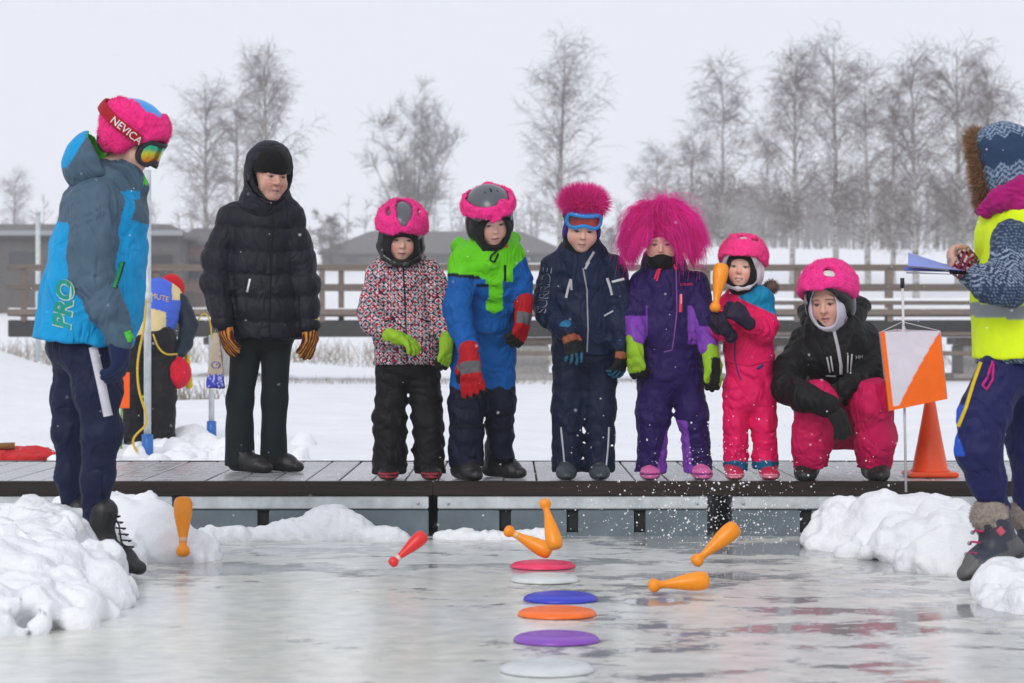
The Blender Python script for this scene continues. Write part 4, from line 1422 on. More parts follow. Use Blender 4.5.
# ---- 2: older woman in black quilted coat
B = Person("woman in long black quilted hooded coat and striped knitted gloves", 258, 11.75, DOCK_Z)
p = B.p; m = B.m
INK = C(20, 22, 36, .75)
torso = chain([p(268, 206), p(263, 226), p(262, 270), p(266, 305), p(268, 346)], [m(22), m(31), m(34), m(37), m(39)], .05, (YAX, .74))
torso = below(torso, p(268, 338), (0, 0, -1), .02)
armL = limb([p(234, 217), p(219, 258, -.02), p(216, 283, -.05), p(223, 320, -.12)], [m(15), m(15), m(13.5), m(11)], .04)
armR = limb([p(289, 215), p(300, 256, 0), p(305, 283, -.03), p(309, 324, -.08)], [m(14.5), m(13.5), m(12.5), m(10)], .04)
def quilt(P):
    z = P[:, 2] + .012*np.sin(P[:, 0]*9)
    return .013*np.abs(np.sin(math.pi*z/.118 + .7))**.55 - .004
jk = folds(disp(U(.014, torso, armL, armR, chain([p(268, 207), p(269, 192)], [m(22), m(19)], .02)), quilt, .02), 111, .075, .0042, (2.2, 1.6, .8))
coat = B.part("quilted_coat", jk, .0080, INK, M["puffer"])
B.trim("front_zip", [coat], [(272, 201), (273, 215), (272, 250), (270, 290), (269, 335)], 1.8, C(12, 12, 16))
B.trim("pocket_zip", [coat], [(250, 279), (247, 292)], 2.6, C(150, 150, 158), M["metal"])
zp = p(271, 205, -.16)
B.trim("zip_pull", [coat], [(270.6, 197), (271.2, 206)], 2.2, C(170, 170, 176), M["metal"])
TR = C(18, 28, 31, .8)
lg = lambda a: below(a, p(250, 467), (0, 0, -1), .006)
tl = U(.012, chain([p(247, 340, .02), p(240, 400, -.02), p(239.5, 475, 0)], [m(16), m(13), m(15)], .03, (YAX, .85)), chain([p(277, 340, .02), p(274.5, 400, .03), p(273.5, 475, .04)], [m(15.5), m(12.5), m(13.5)], .03, (YAX, .85)), ell(p(263, 335, .02), (m(32), .12, m(18))))
B.part("trousers", folds(below(tl, p(250, 466), (0, 0, -1), .006), 112, .13, .005, (1.6, 1, .6)), .0088, TR, M["cloth"])
for sx, dy in ((243, -.02), (274, .06)):
    sp = p(sx, 0, dy); sp[2] = DOCK_Z + .002
    bs, bh, bf = boot_shape(sp, (.82, -.57, 0), (0, 0, 1), .26, .09, .98, .9, .036)
    B.part("shoe", bs, .0072, soles(bh, C(22, 22, 24), C(14, 14, 15), .02), M["rubber"])
def stripe_glove(zf, xf, a, b, c):
    def f(V, L):
        t = np.sin(xf(V)*430 + 1.2*np.sin(zf(V)*60))
        cc = paint(V, a); cc[t > .25] = b; cc[t < -.55] = c
        cc[zf(V) < .004] = c
        return cc
    return f
for w, dv, pn, th in ((p(224, 322, -.12), (.22, -.12, -1), (.7, .7, 0), 1), (p(311, 325, -.08), (-.10, -.15, -1), (-.7, .7, 0), -1)):
    gs, gf = glove_shape(w, dv, pn, 1.12, 14, th, .035, 1.1, 1.12)
    B.part("glove", gs, .005, stripe_glove(gf[0], gf[2], C(178, 92, 40), C(70, 26, 24), C(205, 150, 60)), M["knit"])
HX = (rotm(27, 11, 3), p(271, 175.5, -.10), 1.07)
B.part("body", HEAD, .0038, face_paint(SKIN*np.array([.84, .78, .76]), .5, (.26, .19, .16), (.42, .22, .20), lid=.8, age=1.0), M["skin"], HX)
cap = inter(cut(ell((0, .010, .052), (.094, .112, .092)), ell((0, .012, .03), (.074, .094, .086))), S(lambda P: (.014 + .10*np.clip(P[:, 1]+.05, -1, 1)*-.35) - P[:, 2], [-1]*3, [1]*3), .008)
B.part("knitted_hat", folds(cap, 113, .05, .0018, (1, 1, 1)), .0045, C(14, 13, 15), M["knit"], HX)
ho = U(.04, ell((0, .045, .030), (.116, .128, .134)), cone((0, .04, -.06), (0, .06, -.15), .10, .12))
hood = cut(cut(ho, ell((0, .035, .02), (.102, .118, .122))), face_hole(.100, .128, .000, .035, 2.2), .012)
hood = U(.006, hood)
B.part("hood", folds(hood, 114, .07, .004), .0058, INK, M["puffer"], HX)
ring = []
for i in range(25):
    t = i/24*2*math.pi
    ring.append((.100*math.sin(t), -.032 + .05*abs(math.sin(t)) - .03*(1-math.cos(t))*.5, .0 + .134*math.cos(t) + .012*(1-math.cos(t))))
B.part("hood_edge", chain([np.array(q) for q in ring], [.011]*25, .004), .005, INK*.9, M["puffer"], HX)

# ---- 3: child in patterned jacket
c_ = Person("child in black full face helmet with pink fur and red white patterned jacket", 408, 11.2, DOCK_Z)
p = c_.p; m = c_.m
torso = below(chain([p(403, 262), p(405, 285), p(407, 330), p(407, 372)], [m(23), m(27), m(31), m(35.5)], .05, (YAX, .74)), p(407, 365), (0, 0, -1), .015)
armL = limb([p(379, 274), p(370, 312, -.06), p(373, 322, -.14), p(392, 337, -.26)], [m(13.5), m(12), m(11.5), m(9.5)], .03)
armR = limb([p(431, 273), p(442, 306, -.04), p(446, 336, -.12)], [m(13), m(10.8), m(9.2)], .03)
jk = crease(folds(U(.028, torso, armL, armR, chain([p(402, 266), p(401, 252)], [m(20), m(17)], .02)), 121, .10, .0065, (1.2, 1, 1.3)), [armL.limb, armR.limb], 203, 0.06, 0.006)
def colC(V, L):
    ax = np.arctan2(V[:, 0]-c_.base[0], -(V[:, 1]-c_.d-.0))*.17
    u = V[:, 0]*.75 + ax*.25; v = V[:, 2] + .004*np.sin(V[:, 0]*40)
    P_ = .056
    u2 = u/P_
    fu = np.abs((u2 % 1) - .5)*2; fv = np.abs(((v/P_) % 1) - .5)*2
    d = (fu + fv); q = np.maximum(fu, fv); th = np.sin(4*np.arctan2(fu, fv+1e-6))
    c = paint(V, C(26, 26, 52))
    WHT, RED, TEAL, NV = C(222, 214, 218), C(200, 34, 60), C(110, 178, 182), C(22, 22, 48)
    c[(d < .98) & (d > .84)] = WHT
    c[(d < .84) & (d > .50) & (np.abs(fu-fv) > .12)] = RED
    c[(np.minimum(fu, fv) < .11) & (q < .62) & (q > .22)] = WHT
    c[d < .24] = RED
    c[(d > 1.22) & (d < 1.36) & (np.abs(fu-fv) < .45)] = TEAL
    c[(d > 1.46) & (d < 1.58)] = WHT
    c[(d > 1.58)] = RED
    c[(d > 1.82)] = NV
    return c
jacket = c_.part("jacket", jk, .0052, colC, M["cloth"])
TRC = C(24, 22, 25, .75)
tl = U(.03, chain([p(392, 370), p(390, 420, -.01), p(389, 482, 0)], [m(16.5), m(16), m(17.5)], .03, (YAX, .88)), chain([p(423, 370), p(428, 420, -.01), p(430, 482, 0)], [m(17.5), m(15), m(16)], .03, (YAX, .88)), ell(p(407, 368), (m(28), .10, m(16))))
c_.part("trousers", crease(folds(below(tl, p(400, 473.5), (0, 0, -1), .006), 122, .10, .0065, (1.2, 1, 1.4)), [([p(392, 370), p(389, 482)], [m(16), m(17)]), ([p(423, 370), p(430, 482)], [m(16), m(16)])], 204, 0.085, 0.007), .0078, TRC, M["shell"])
for sx in (390, 431):
    sp = p(sx, 0, -.02); sp[2] = DOCK_Z + .002
    bs, bh, bf = boot_shape(sp, (-.06 if sx < 400 else .06, -1, 0), (0, 0, 1), .20, .10, .95, ht=.68)
    def cs(V, L, bh=bh):
        h = bh(V); cc = paint(V, C(30, 28, 32)); cc[(h > .012) & (h < .021)] = C(190, 30, 45); cc[(h > .028) & (h < .034)] = C(200, 40, 55); cc[h < .01] = C(20, 20, 20)
        return cc
    c_.part("boot", bs, .0062, cs, M["rubber"])
LIMEG = C(146, 190, 40)
c_.trim("front_placket", [jacket], [(403, 262), (405, 300), (407, 362)], 1.3, C(22, 22, 40))
c_.trim("pocket_flap", [jacket], [(384, 322), (394, 319)], 1.4, C(22, 22, 40))
c_.trim("pocket_flap", [jacket], [(420, 319), (431, 322)], 1.4, C(22, 22, 40))
for w, dv, pn, th, cu in ((p(391, 336, -.27), (.92, -.30, -.26), (-.2, .35, -1), -1, 22), (p(446, 337, -.13), (-.02, -.2, -1), (-.75, .6, 0), -1, 16)):
    gs, gf = glove_shape(w, dv, pn, 1.02, cu, th, .02, 1.5, 1.15)
    def cg(V, L, gf=gf):
        cc = paint(V, LIMEG); cc[(gf[1](V) > .012) & (gf[0](V) > .02)] = C(30, 32, 28)
        return cc
    c_.part("glove", gs, .005, cg if cu == 16 else LIMEG, M["shell"])
HX = (rotm(8, 24, 2), p(401.5, 235, -.08), 1.0)
c_.part("body", HEAD_K, .0040, face_paint(SKIN*1.04, .75, (.42, .30, .22), (.56, .24, .24), lid=.9), M["skin"], HX)
c_.part("balaclava", balaclava_shape(.055, .060, -.034), .0045, C(18, 17, 19), M["cloth"], HX)
hm_ = U(.02, helmet_shape(True, .035, .070), chain([np.array(q) for q in ((-.098, -.01, -.06), (-.080, -.066, -.092), (-.03, -.105, -.108), (.03, -.105, -.108), (.080, -.066, -.092), (.098, -.01, -.06))], [.022, .019, .017, .017, .019, .022], .012))
c_.part("helmet", hm_, .0056, lambda V, L: np.where((L[:, 2] > .05)[:, None], C(88, 90, 96), C(20, 19, 21)), M["gloss"], HX)
def plush_cover(low, holes, seed, t=.016, hk=.010):
    a = inter(cut(grow(HELM, t), ell((0, .014, .050), (.108, .128, .104))), S(low, [-1]*3, [1]*3), .010)
    for h_ in holes: a = cut(a, h_, hk)
    return disp(a, lambda P: .0026*Waves(seed, .07, 8)(P) + .0012*Waves(seed+1, .03, 8)(P), .01)
PK1 = C(255, 58, 150, 1.0)
cvr = plush_cover(lambda P: (.062 - .030*np.abs(P[:, 0])/.1 - .012*np.clip(P[:, 1], 0, .1)/.1) - P[:, 2],
                  [ell((0, -.055, .155), (.042, .13, .060)), ell((0, -.11, .118), (.024, .06, .030)), ell((.078, -.05, .135), (.016, .05, .016), rotm(0, 0, 40)), ell((-.078, -.05, .135), (.016, .05, .016), rotm(0, 0, -40))], 63)
cov = c_.part("helmet_cover", cvr, .005, PK1, M["plush"], HX)
fuzz(c_, "plush_pile", cov, 8000, .009, PK1, .22, seed=4)

# ---- 4: child leaning forward in green and blue suit
D = Person("child leaning forward in lime green and blue snowsuit with red gloves", 484, 11.15, DOCK_Z)
p = D.p; m = D.m
torso = chain([p(490, 250, -.20), p(490, 272, -.15), p(487, 312, -.06), p(484, 355, .02)], [m(22), m(28), m(28), m(30)], .05, (YAX, .74))
armL = limb([p(464, 262, -.18), p(457, 308, -.27), p(460, 325, -.3), p(469, 350, -.36)], [m(15), m(12.5), m(12), m(10.5)], .03)
armR = limb([p(512, 258, -.14), p(521, 280, -.12), p(523, 303, -.14)], [m(13), m(11), m(9.5)], .03)
hoodD = chain([p(459, 246, -.06), p(470, 258, -.18), p(490, 262, -.24), p(508, 250, -.16), p(512, 240, -.06)], [m(9), m(10), m(9), m(9), m(8)], .03)
legL = limb([p(471, 350, .02), p(467, 405, -.06), p(466, 478, -.02)], [m(19.5), m(17), m(17.5)], .04)
legR = limb([p(499, 350, .02), p(500, 405, .0), p(500, 468, .10)], [m(17), m(14.5), m(14)], .04)
legL_l, legR_l = legL, legR
legL = below(legL, p(466, 466), (0, 0, -1), .006); legR = below(legR, p(500, 459), (0, 0, -1), .006)
suit = crease(folds(U(.03, torso, armL, armR, hoodD, legL, legR), 131, .11, .007, (1.2, 1, 1.2)), [armL.limb, armR.limb, legL_l.limb, legR_l.limb], 205, 0.07, 0.007)
GRN, BLU, NVY = C(100, 205, 12), C(0, 86, 160), C(12, 18, 44)
def colD(V, L):
    x, y = pix(V); c = paint(V, BLU)
    w = 2.0*np.sin(x*.5)
    g = (y < 276 + .12*(x-460)) & (x < 513)
    g |= (x >= 506) & (y < 262 - (x-506)*1.0 + 14)
    zig = (x > 486) & (x < 503) & (y < 314 - np.abs(x-494)*.5) & (y > 270)
    zig &= ~((x < 489) & (y < 300) & (y > 284))
    c[g | zig] = GRN
    c[(y > 274 + .10*(x-460)) & (y < 277.5 + .10*(x-460)) & (x < 480)] = NVY
    c[(y > 284) & (y < 287) & (x > 476) & (x < 489)] = NVY
    c[y > 388 + 1.5*np.sin(x*.4)] = NVY
    return c
st_ = D.part("snowsuit", suit, .0072, colD, M["shell"])
D.trim("waist_seam", [st_], [(477, 332), (488, 334), (506, 329)], 1.1, C(4, 60, 120))
D.trim("knee_seam", [st_], [(452, 425), (468, 428), (483, 424)], 1.0, C(8, 12, 30))
D.trim("pocket_zip", [st_], [(505, 265), (505, 281)], 2.2, C(20, 24, 30))
D.trim("drawcord", [st_], [(497, 250), (491, 256), (490, 260), (494, 262), (498, 254)], 1.5, C(18, 18, 20), up=.008)
for (sx, sy, dy, fw, L) in ((463, 0, -.02, (.42, -.9, 0), .25), (497, 0, .16, (.74, -.67, 0), .25)):
    sp = p(sx, 0, dy); sp[2] = DOCK_Z + .002
    bs, bh, bf = boot_shape(sp, fw, (0, 0, 1), L, .15, 1.05)
    bt = D.part("boot", bs, .0066, soles(bh, C(30, 30, 33), C(18, 18, 19), .024), M["rubber"])
    for k in range(3):
        fwu = unit(fw); rt = np.cross(fwu, (0, 0, 1)); c0 = sp + fwu*(.10-.03*k) + np.array([0, 0, .087+.02*k])
        D.bar("lace", [c0-rt*.03, c0+fwu*.004+np.array([0, 0, .006]), c0+rt*.03], .003, C(50, 50, 54), M["cloth"], bt)
REDG = C(178, 8, 24, .85)
def redglove(gf):
    def f(V, L):
        z, y = gf[0](V), gf[1](V); cc = paint(V, REDG)
        cc[(z > .035) & (z < .075) & (y < .0)] = C(96, 96, 100)
        cc[(y > .010) & (z > .02)] = C(28, 26, 28)
        return cc
    return f
for w, dv, pn, th, cu in ((p(469, 353, -.37), (.10, -.22, -1), (.35, .95, 0), 1, 9), (p(523, 304, -.15), (-.06, -.2, -1), (-.8, .5, 0), -1, 18)):
    gs, gf = glove_shape(w, dv, pn, 1.36, cu, th, .045, 1.8, 1.05)
    gl = D.part("glove", gs, .005, redglove(gf), M["shell"])
    if cu == 10:
        D.trim("cuff_badge", [gl], [(471, 371), (474, 371)], 3, C(235, 225, 225))
HX = (rotm(15, 27, -8), p(490, 219, -.26), 1.02)
D.part("body", HEAD_K, .0040, face_paint(SKIN, .35, (.24, .15, .1), (.56, .27, .25), lid=.7), M["skin"], HX)
D.part("balaclava", balaclava_shape(.055, .066, -.028, .012), .0045, C(17, 16, 19), M["cloth"], HX)
D.part("helmet", U(.02, helmet_shape(True, .035, .080)), .0056, lambda V, L: np.where((L[:, 2] > .035)[:, None], C(84, 88, 94), C(22, 21, 24)), M["gloss"], HX)
for xx in (-.028, .0, .028):     # vents on the crown
    D.part("vent", ell((xx, -.012, .150 - abs(xx)*.35), (.005, .022, .012), rotm(0, -16, xx*300)), .003, C(14, 14, 16), M["rubber"], HX, keep=False)
def band(P):
    x, y, z = P.T
    c0 = .090 - .05*np.clip(-y, 0, 1) + .14*x + .006*np.sin(x*55)
    return np.abs(z - c0) - (.027 + .004*np.sin(x*35+1))
bd = inter(cut(grow(HELM, .019), grow(HELM, .001)), S(band, [-1]*3, [1]*3), .008)
bd = disp(bd, lambda P: .0030*Waves(65, .06, 8)(P) + .0012*Waves(66, .03, 8)(P), .01)
cov = D.part("helmet_cover", bd, .005, PK1, M["plush"], HX)
fuzz(D, "plush_pile", cov, 6500, .008, PK1, .22, seed=5)
D.part("chin_strap", chain([np.array(q) for q in ((-.084, -.02, -.07), (-.05, -.065, -.118), (0, -.080, -.125), (.05, -.065, -.118), (.084, -.02, -.07))], [.009]*5, .006), .0045, C(20, 19, 21), M["cloth"], HX)
D.part("strap_buckle", rbox((.052, -.078, -.110), (.010, .006, .008), .003), .003, C(205, 40, 30), M["gloss"], HX, keep=False)

# ---- 5: child in navy suit with goggles and pompom
E_ = Person("child in navy ski suit with blue goggles on forehead and pink fluffy hat", 584, 11.2, DOCK_Z)
p = E_.p; m = E_.m
torso = below(chain([p(582, 256), p(584, 280), p(585, 320), p(585, 362)], [m(23), m(29), m(31.5), m(32)], .05, (YAX, .74)), p(585, 356), (0, 0, -1), .012)
armL = limb([p(554, 268), p(545, 302, -.04), p(549, 315, -.11), p(567, 331, -.23)], [m(14.5), m(12.5), m(12), m(10)], .03)
armR = limb([p(613, 268), p(623, 308, -.03), p(621, 346, -.10)], [m(14), m(11.5), m(10)], .03)
jk = crease(folds(U(.028, torso, armL, armR, chain([p(581, 262), p(581, 248)], [m(22), m(18)], .02)), 141, .11, .0065, (1.2, 1, 1.3)), [armL.limb, armR.limb], 206, 0.065, 0.007)
NVE = C(16, 30, 60, .95)
jacket = E_.part("jacket", jk, .0072, NVE, M["shell"])
E_.trim("front_zip", [jacket], [(583, 268), (587, 290), (588, 330), (587, 352)], 1.5, C(150, 152, 160))
E_.trim("pocket_zip", [jacket], [(571, 279), (568, 289), (566, 298)], 2.4, C(200, 200, 205))
E_.trim("zip_pull", [jacket], [(571, 280), (571.5, 290)], 2.0, C(190, 190, 196))
E_.trim("pocket_zip", [jacket], [(607, 278), (610, 287), (612, 295)], 2.4, C(200, 200, 205))
E_.trim("zip_pull", [jacket], [(612, 282), (624, 279)], 2.4, C(215, 215, 218))
E_.trim("zip_pull", [jacket], [(589, 262), (585, 269)], 2.4, C(190, 190, 196))
E_.trim("collar_edge", [jacket], [(594, 252), (588, 262), (586, 265)], 2.4, C(170, 170, 176))
E_.trim("logo", [jacket], [(604, 316), (613, 311)], 1.8, C(180, 182, 188))
E_.text("lettering", "SURRIDE", [jacket], (546, 314), (.13, -.99), (-.98, -.10), 13.5, C(150, 156, 170), .0035, spacing=.86)
E_.text("lettering", "SURRIDE", [jacket], (545.4, 313.5), (.13, -.99), (-.98, -.10), 13.0, NVE*.9, .0055, spacing=.89)
tl = U(.03, chain([p(569, 350), p(567, 410, -.01), p(567, 480, 0)], [m(17.5), m(15), m(15.5)], .03, (YAX, .88)), chain([p(600, 350), p(600, 410, -.01), p(600, 480, 0)], [m(17.5), m(15), m(15.5)], .03, (YAX, .88)), ell(p(585, 358), (m(28), .10, m(16))))
trs = E_.part("trousers", crease(folds(below(tl, p(585, 471.5), (0, 0, -1), .006), 142, .10, .0055, (1.2, 1, 1.3)), [([p(569, 350), p(567, 480)], [m(17), m(15)]), ([p(600, 350), p(600, 480)], [m(17), m(15)])], 207, 0.09, 0.006), .0078, C(16, 27, 54, .95), M["shell"])
E_.trim("side_stripe", [trs], [(561, 427), (563, 448), (565, 468)], 1.6, C(190, 192, 198))
E_.trim("side_stripe", [trs], [(609, 427), (608, 448), (606, 468)], 1.6, C(190, 192, 198))
for sx in (566, 599):
    sp = p(sx, 0, -.02); sp[2] = DOCK_Z + .002
    bs, bh, bf = boot_shape(sp, (0, -1, 0), (0, 0, 1), .20, .10, .95, ht=.8)
    E_.part("boot", bs, .0062, soles(bh, C(62, 72, 76), C(26, 26, 28), .016), M["rubber"])
def tri_glove(gf):
    def f(V, L):
        z = gf[0](V); cc = paint(V, C(24, 24, 28))
        cc[z < .0] = C(30, 110, 150); cc[(z > .03) & (z < .06) & (gf[1](V) < 0)] = C(150, 84, 58); cc[(z > .115) & (np.sin(gf[2](V)*260) > .3)] = C(40, 110, 145)
        return cc
    return f
for w, dv, pn, th, cu in ((p(567, 331, -.24), (.30, -.30, -.85), (-.3, .8, -.3), -1, 18), (p(621, 346, -.11), (-.05, -.1, -1), (-.7, .7, 0), -1, 22)):
    gs, gf = glove_shape(w, dv, pn, 1.05, cu, th, .045, 1.1, 1.2)
    E_.part("glove", gs, .005, tri_glove(gf), M["shell"])
HX = (rotm(4, 25, 3), p(582, 226, -.08), 1.0)
E_.part("body", HEAD_K, .0040, face_paint(SKIN*.99, .45, (.26, .18, .12), (.55, .26, .24), lid=.6, smile=.3), M["skin"], HX)
gt = cut(U(.03, cone((0, .012, -.098), (0, .02, -.20), .082, .098), ell((0, .05, -.06), (.088, .06, .06))), ell((0, -.01, -.03), (.064, .088, .082)), .006)
E_.part("neck_gaiter", folds(gt, 143, .06, .004), .005, C(16, 15, 17), M["cloth"], HX)
cap = U(.012, inter(cut(ell((0, .014, .040), (.092, .108, .092)), ell((0, .012, .03), (.074, .094, .088))), S(lambda P: (.028 + .55*np.clip(-P[:, 1]-.06, 0, 1)*0 - .75*np.clip(P[:, 1]+.045, 0, .08)) - P[:, 2], [-1]*3, [1]*3), .008),
        ell((.080, -.005, -.028), (.014, .030, .036)), ell((-.080, -.005, -.028), (.014, .030, .036)))
capo = E_.part("hat", cap, .0056, lambda V, L: np.where((L[:, 2] > .072)[:, None], PK1, C(66, 38, 130)), M["cloth"], HX)
fr, ln = goggles(.104, .058, .090, .038, .012)
E_.part("goggle_frame", fr, .0038, C(40, 140, 220), M["gloss"], HX)
E_.part("goggle_lens", ln, .0038, (1, 1, 1), M["red_lens"], HX)
E_.part("goggle_strap", strap_shape(ell((0, .014, .040), (.096, .112, .096)), .055, .0, .014, .003, -.05), .0045, C(40, 44, 54), M["cloth"], HX)
pom = E_.part("fur_crown", ell((0, .02, .118), (.098, .085, .044)), .008, PK1, M["plush"], HX)
fuzz(E_, "fur", pom, 6500, .048, C(255, 62, 162, 1.0), .35, lean=(0, 0, .05), width=.0032, seed=6, segs=2, curl=.32)

# ---- 6: child with pink wig
G = Person("child in purple snowsuit wearing a big shaggy pink wig", 668, 11.2, DOCK_Z)
p = G.p; m = G.m
torso = chain([p(665, 272), p(668, 298), p(668, 335), p(670, 368)], [m(22), m(27), m(30), m(31)], .05, (YAX, .76))
armL = limb([p(642, 285), p(635, 312, -.04), p(635, 338, -.13)], [m(13.5), m(12), m(10.5)], .03)
armR = limb([p(695, 285), p(703, 318, -.05), p(709, 348, -.13)], [m(13.5), m(12), m(10.5)], .03)
legL_l = limb([p(656, 362), p(653, 415, -.01), p(650, 482, 0)], [m(18.5), m(15.5), m(15.5)], .04)
legL = below(legL_l, p(650, 471.5), (0, 0, -1), .006)
legR_l = limb([p(686, 362), p(693, 415, -.01), p(699, 482, 0)], [m(17.5), m(14.5), m(14)], .04)
legR = below(legR_l, p(699, 472), (0, 0, -1), .006)
suit = crease(folds(U(.03, torso, armL, armR, legL, legR, chain([p(663, 275), p(662, 262)], [m(22), m(19)], .02)), 151, .11, .0065, (1.2, 1, 1.3)), [armL.limb, armR.limb, legL_l.limb, legR_l.limb], 208, 0.07, 0.007)
PUR, LIL = C(38, 18, 84, .95), C(128, 66, 176)
def colG(V, L):
    x, y = pix(V); c = paint(V, PUR)
    da = np.minimum(armL.f(V), armR.f(V)); dt = torso.f(V)
    arm_ = da < dt
    c[arm_ & (y > 316) & (x < 650)] = LIL
    c[arm_ & (y > 326) & (x > 690)] = LIL
    c[(x > 688) & (x < 700) & (y > 305) & (y < 345) & (x < 692 + (y-305)*.35)] = LIL
    c[(x > 646) & (x < 651) & (y > 300) & (y < 345) & arm_] = LIL
    c[(y > 430) & (x > 657 + (468-y)*.25) & (x < 675)] = LIL
    c[(y > 420) & (x < 687 + (y-420)*.12) & (x > 675)] = LIL
    return c
st_ = G.part("snowsuit", suit, .0072, colG, M["shell"])
G.trim("front_zip", [st_], [(676, 270), (677, 310), (674, 338), (672, 350), (664, 352)], 1.2, C(130, 80, 150))
G.trim("waist_seam", [st_], [(640, 345), (668, 349), (698, 345)], 1.0, C(26, 12, 64))
G.trim("knee_seam", [st_], [(640, 420), (655, 423), (668, 419)], 1.0, C(26, 12, 64))
G.trim("knee_seam", [st_], [(683, 419), (694, 423), (706, 420)], 1.0, C(26, 12, 64))
G.trim("pocket_zip", [st_], [(681, 294), (680.5, 312)], 3.0, C(240, 70, 90))
G.trim("pocket_edge", [st_], [(681, 294), (681, 304)], 1.2, C(245, 190, 190), up=.006)
G.text("lettering", "CAMPRI", [st_], (679.5, 285.8), (1, 0), (0, -1), 3.7, C(235, 50, 90), .004)
for q in ([(665, 265), (658, 270), (655, 279)], [(666, 265), (660, 270), (657, 281)], [(672, 262), (676, 270)]):
    G.trim("drawcord", [st_], q, 1.7, C(225, 50, 90), up=.008)
for sx, fx in ((650, -.05), (700, .08)):
    sp = p(sx, 0, -.02); sp[2] = DOCK_Z + .002
    bs, bh, bf = boot_shape(sp, (fx, -1, 0), (0, 0, 1), .20, .10, .95, ht=.68)
    def cs(V, L, bh=bh):
        h = bh(V); cc = paint(V, C(222, 110, 172)); cc[(h > .024) & (h < .034)] = C(120, 40, 110); cc[h < .009] = C(90, 40, 80)
        return cc
    G.part("boot", bs, .0062, cs, M["rubber"])
for w, dv, pn, th, cu in ((p(635, 342, -.14), (.02, -.15, -1), (.6, .75, 0), 1, 20), (p(710, 352, -.14), (.12, -.2, -1), (-.55, .8, 0), -1, 14)):
    gs, gf = glove_shape(w, dv, pn, 1.18, cu, th, .045, 1.1, 1.2)
    def cg(V, L, gf=gf, t=th):
        cc = paint(V, LIMEG); cc[(gf[1](V) > .010) & (gf[0](V) > .02)] = C(26, 26, 26)
        if t < 0: cc[(gf[0](V) > .03) & (gf[2](V) > -.022) & (gf[2](V) < .03)] = C(26, 28, 24)
        else: cc[gf[0](V) > .125] = C(26, 28, 24)
        return cc
    G.part("glove", gs, .005, cg, M["shell"])
HX = (rotm(-6, 18, 0), p(661.5, 241, -.07), .98)
G.part("body", HEAD_K, .0040, face_paint(SKIN*.97, .4, (.22, .14, .1), lid=.5), M["skin"], HX)
gt = cut(U(.03, cone((0, .005, -.075), (0, .02, -.20), .080, .095), ell((0, -.045, -.075), (.060, .062, .045))), ell((0, 0, .12), (.12, .14, .148)), .006)
G.part("neck_gaiter", folds(gt, 153, .05, .004), .0045, C(15, 14, 16), M["cloth"], HX)
# the wig: a cap and long fibres that spring out and fall
capw = cut(ell((0, .03, .045), (.118, .118, .112)), face_hole(.050, .070, -.028, .0), .01)
capo = G.part("wig_cap", capw, .007, C(225, 20, 130, .8), M["plush"], HX)
def wig(s, n, seed):
    g = np.random.default_rng(seed)
    # roots on the cap, a parting down the middle
    th = g.uniform(-math.pi, math.pi, n); ph = np.arccos(g.uniform(-.35, 1.0, n))
    r0 = np.stack([.112*np.sin(ph)*np.sin(th), .03 - .112*np.sin(ph)*np.cos(th), .050 + .108*np.cos(ph)], 1)
    front = (np.abs(r0[:, 0]) < .058) & (r0[:, 1] < 0) & (r0[:, 2] < .045)
    r0 = r0[~front]; n = len(r0)
    ctr = np.array([0, .03, .03])
    d = r0 - ctr; d /= np.linalg.norm(d, axis=1, keepdims=True)
    K = 8
    clump = Waves(seed+3, .05, 8); cl2 = Waves(seed+4, .05, 8); cl3 = Waves(seed+5, .05, 8)
    cdir = np.stack([clump(r0), cl2(r0), cl3(r0)], 1)
    L = g.uniform(.11, .205, n)
    P = np.zeros((n, K, 3)); P[:, 0] = r0
    v = d*1.0 + cdir*.38 + g.normal(size=(n, 3))*.13 + np.array([0, 0, .05])
    # front locks sweep aside, away from the face
    fr_ = (r0[:, 1] < .0)
    v[fr_, 0] += np.sign(r0[fr_, 0] + .012)*.95
    v[:, 0] += np.sign(r0[:, 0]+.01)*.25
    for k in range(1, K):
        v /= np.linalg.norm(v, axis=1, keepdims=True)
        P[:, k] = P[:, k-1] + v*(L/(K-1))[:, None]
        v = v + np.array([0, 0, -.62]) + cdir*.10 + g.normal(size=(n, 3))*.10
        # keep clear of the face and head
        q = P[:, k] - np.array([0, .02, .0])
        e = (q/np.array([.118, .118, .135])); el_ = np.linalg.norm(e, axis=1)
        push = (el_ < 1.0)
        v[push] += (q/np.linalg.norm(q, axis=1, keepdims=True))[push]*.55
        fz = (np.abs(P[:, k, 0]) < .060) & (P[:, k, 1] < -.03) & (P[:, k, 2] < .05)
        v[fz, 0] += np.sign(P[fz, k, 0] + .004)*.9
    stray = g.uniform(size=n) < .03
    P[stray] += (P[stray] - P[stray][:, :1])*.45
    W_ = np.full((n, K), .0010)*np.linspace(1, .5, K)
    V, Q = ribbons(P, W_, g)
    Vw = (V*HX[2]) @ HX[0].T + HX[1]
    tone = np.clip(1 + .20*clump(r0*2.0) + g.uniform(-.18, .18, n), .45, 1.5)
    cc = np.clip(np.repeat(C(255, 52, 166, 1.0)[None]*tone[:, None], K*2, 0), 0, .95)
    return s.raw("wig", Vw, None, Q, cc, M["fibre"])
wig(G, 11500, 8)

